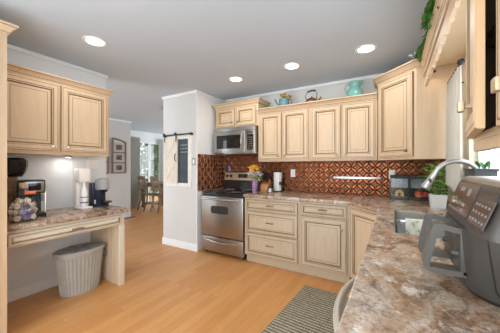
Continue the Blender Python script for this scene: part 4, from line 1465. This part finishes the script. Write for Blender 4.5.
# ---------------------------------------------------------------- hall photo frames
def collage(label, y, w, z0, z1, arch):
    t = thing('photo_collage', label, 'photo frame', (-5.84, y, 0), PI / 2)
    fm = MB()
    n = 3
    fm.box(0, 0.035, -0.03, 0, z0, z1).box(w - 0.035, w, -0.03, 0, z0, z1 - (0.09 if arch else 0))
    hh = (z1 - z0 - (0.09 if arch else 0)) / n
    for i in range(n + 1):
        if i < n or not arch:
            fm.box(0, w, -0.028, 0, z0 + i * hh - 0.015, z0 + i * hh + 0.015)
    if arch:
        fm.tube([(w * i / 8, -0.015, z1 - 0.09 * (i / 8) ** 2 + 0.0) for i in range(9)], 0.02, 6)
    put('frame', fm, M['frame_wood'], t)
    for i in range(n):
        c0, c1 = z0 + i * hh + 0.015, z0 + (i + 1) * hh - 0.015
        mt = put('mount', B(0.035, w - 0.035, -0.012, -0.002, c0, c1), M['mat_board'], t)
        put('photo', B(w * 0.30, w * 0.70, -0.014, -0.011, c0 + hh * 0.22, c1 - hh * 0.16), M['photo'], mt)
    return t


collage('arched window-style photo collage on the hall wall, nearer the dining room', 3.33, 0.36, 1.13, 1.96, True)
collage('window-style photo collage on the hall wall, half behind the desk cabinet', 2.90, 0.36, 1.13, 1.93, False)
vb = MB()
vb.box(-0.06, 0.06, -0.15, 0.15, 0, 0.006, b=0.002)
for i in range(9):
    vb.box(-0.045, 0.045, -0.13 + i * 0.03, -0.12 + i * 0.03, 0.006, 0.008)
solo('floor_register', vb, M['wire'], 'dark brown floor register at the foot of the hall wall', 'floor vent', (-5.73, 3.72, 0))

# ---------------------------------------------------------------- dining area
def curtain(label, y0, y1):
    mb = MB()
    rings = []
    n = 48
    for i in range(n + 1):
        y = y0 + (y1 - y0) * i / n
        x = 0.03 * math.sin(i * 2 * PI / 9.6)
        rings.append([(x - 0.002, y, 0.02), (x * 0.8 - 0.002, y, 1.2), (x * 0.6 - 0.002, y, 2.22), (x * 0.6 + 0.002, y, 2.22), (x * 0.8 + 0.002, y, 1.2), (x + 0.002, y, 0.02)])
    mb.loft(rings)
    return solo('door_curtain', mb, M['curtain_grey'], label, 'curtain', (-7.10, 0, 0), smooth=80)


curtain('long grey curtain left of the sliding door', 4.62, 4.97)
curtain('long grey curtain right of the sliding door, mostly behind the pantry corner', 5.70, 6.2)
TR = math.atan2(145, 244)
tb = thing('dining_table', 'dark brown wooden dining table by the sliding door', 'table', (-6.95, 4.82, 0), 0)
put('table_top', B(0, 1.6, 0, 0.9, 0.735, 0.785, b=0.006), M['brown_wood'], tb)
put('apron', B(0.06, 1.54, 0.06, 0.84, 0.66, 0.735), M['brown_wood'], tb)
for x in (0.06, 1.46):
    for y in (0.06, 0.76):
        put('leg', B(x, x + 0.08, y, y + 0.08, 0, 0.66, b=0.004), M['brown_wood'], tb)


def chair(label, loc, rz):
    t = thing('dining_chair', label, 'chair', loc, rz, 'dining chairs')
    w = 0.38
    put('seat', B(-w / 2, w / 2, 0.0, 0.40, 0.44, 0.475, b=0.01), M['brown_wood'], t)
    for s in (-1, 1):
        x = s * (w / 2 - 0.02)
        put('leg', MB().tube([(x, -0.10, 0.0), (x, 0.0, 0.30), (x, 0.02, 0.5), (x, -0.03, 0.75), (x, -0.09, 1.0)], [0.02, 0.022, 0.024, 0.022, 0.018], 6), M['taupe_wood'], t)
        put('leg', MB().tube([(x, 0.40, 0.0), (x, 0.38, 0.45)], [0.016, 0.022], 6), M['taupe_wood'], t)
    bk_ = MB()
    bk_.box(-w / 2 + 0.01, w / 2 - 0.01, -0.10, -0.06, 0.90, 1.01, b=0.008)
    put('top_rail', bk_, M['taupe_wood'], t)
    put('lower_rail', B(-w / 2 + 0.02, w / 2 - 0.02, -0.02, 0.005, 0.60, 0.645, b=0.006), M['taupe_wood'], t)
    for i in range(4):
        x = -0.11 + i * 0.0733
        put('slat', MB().tube([(x, -0.01, 0.62), (x, -0.035, 0.78), (x, -0.08, 0.92)], 0.013, 6), M['taupe_wood'], t)
    st_ = MB()
    for s in (-1, 1):
        st_.tube([(s * 0.17, -0.04, 0.2), (s * 0.17, 0.38, 0.2)], 0.011, 6)
    st_.tube([(-0.17, 0.17, 0.2), (0.17, 0.17, 0.2)], 0.011, 6)
    put('stretcher', st_, M['taupe_wood'], t)
    return t


chair('brown slat-back dining chair nearer the grey curtain', (-6.33, 4.56, 0), -0.12)
chair('brown slat-back dining chair nearer the pantry wall', (-5.76, 4.56, 0), -0.08)

# ---------------------------------------------------------------- outdoors
struct('ground_outside', B(-22, -7.32, -6, 22, -0.25, -0.15), M['grass'])


def tree(label, x, y, z, r, h):
    t = thing('garden_tree', label, 'tree', (x, y, -0.15), 0, 'trees beyond the sliding door')
    put('trunk', MB().tube([(0, 0, 0), (0.03, 0.02, h * 0.5), (0, 0, h * 0.8)], [0.12, 0.09, 0.05], 8), M['bark'], t)
    lf_ = MB()
    rnd = random.Random(int(x * 10 + y * 100))
    for i in range(1500):
        a = rnd.uniform(0, 2 * PI)
        u = rnd.uniform(-1, 1)
        k0 = r * (0.55 + 0.5 * rnd.random())
        s0 = math.sqrt(1 - u * u)
        p = (k0 * s0 * math.cos(a), k0 * s0 * math.sin(a), z + k0 * u * 1.2)
        lf_.leaf(p, (rnd.uniform(-1, 1), rnd.uniform(-1, 1), rnd.uniform(-0.5, 0.7)), 0.34, 0.2, 0, 0.2)
    put('foliage', lf_, M['tree_leaf'], t, smooth=0)


tree('leafy tree seen through the left pane of the sliding door', -11.3, 7.7, 1.7, 1.5, 2.6)
tree('leafy tree seen through the right pane of the sliding door', -13.6, 11.2, 1.7, 1.5, 2.6)

# ---------------------------------------------------------------- rug
rb = MB()
rb.box(-0.30, 0.30, -0.5, 0.5, 0.0, 0.012, b=0.005)
solo('woven_rug', rb, M['rug'], 'dark taupe woven mat on the oak floor beside the dishwasher', 'rug', (-0.56, 2.05, 0), -0.06)
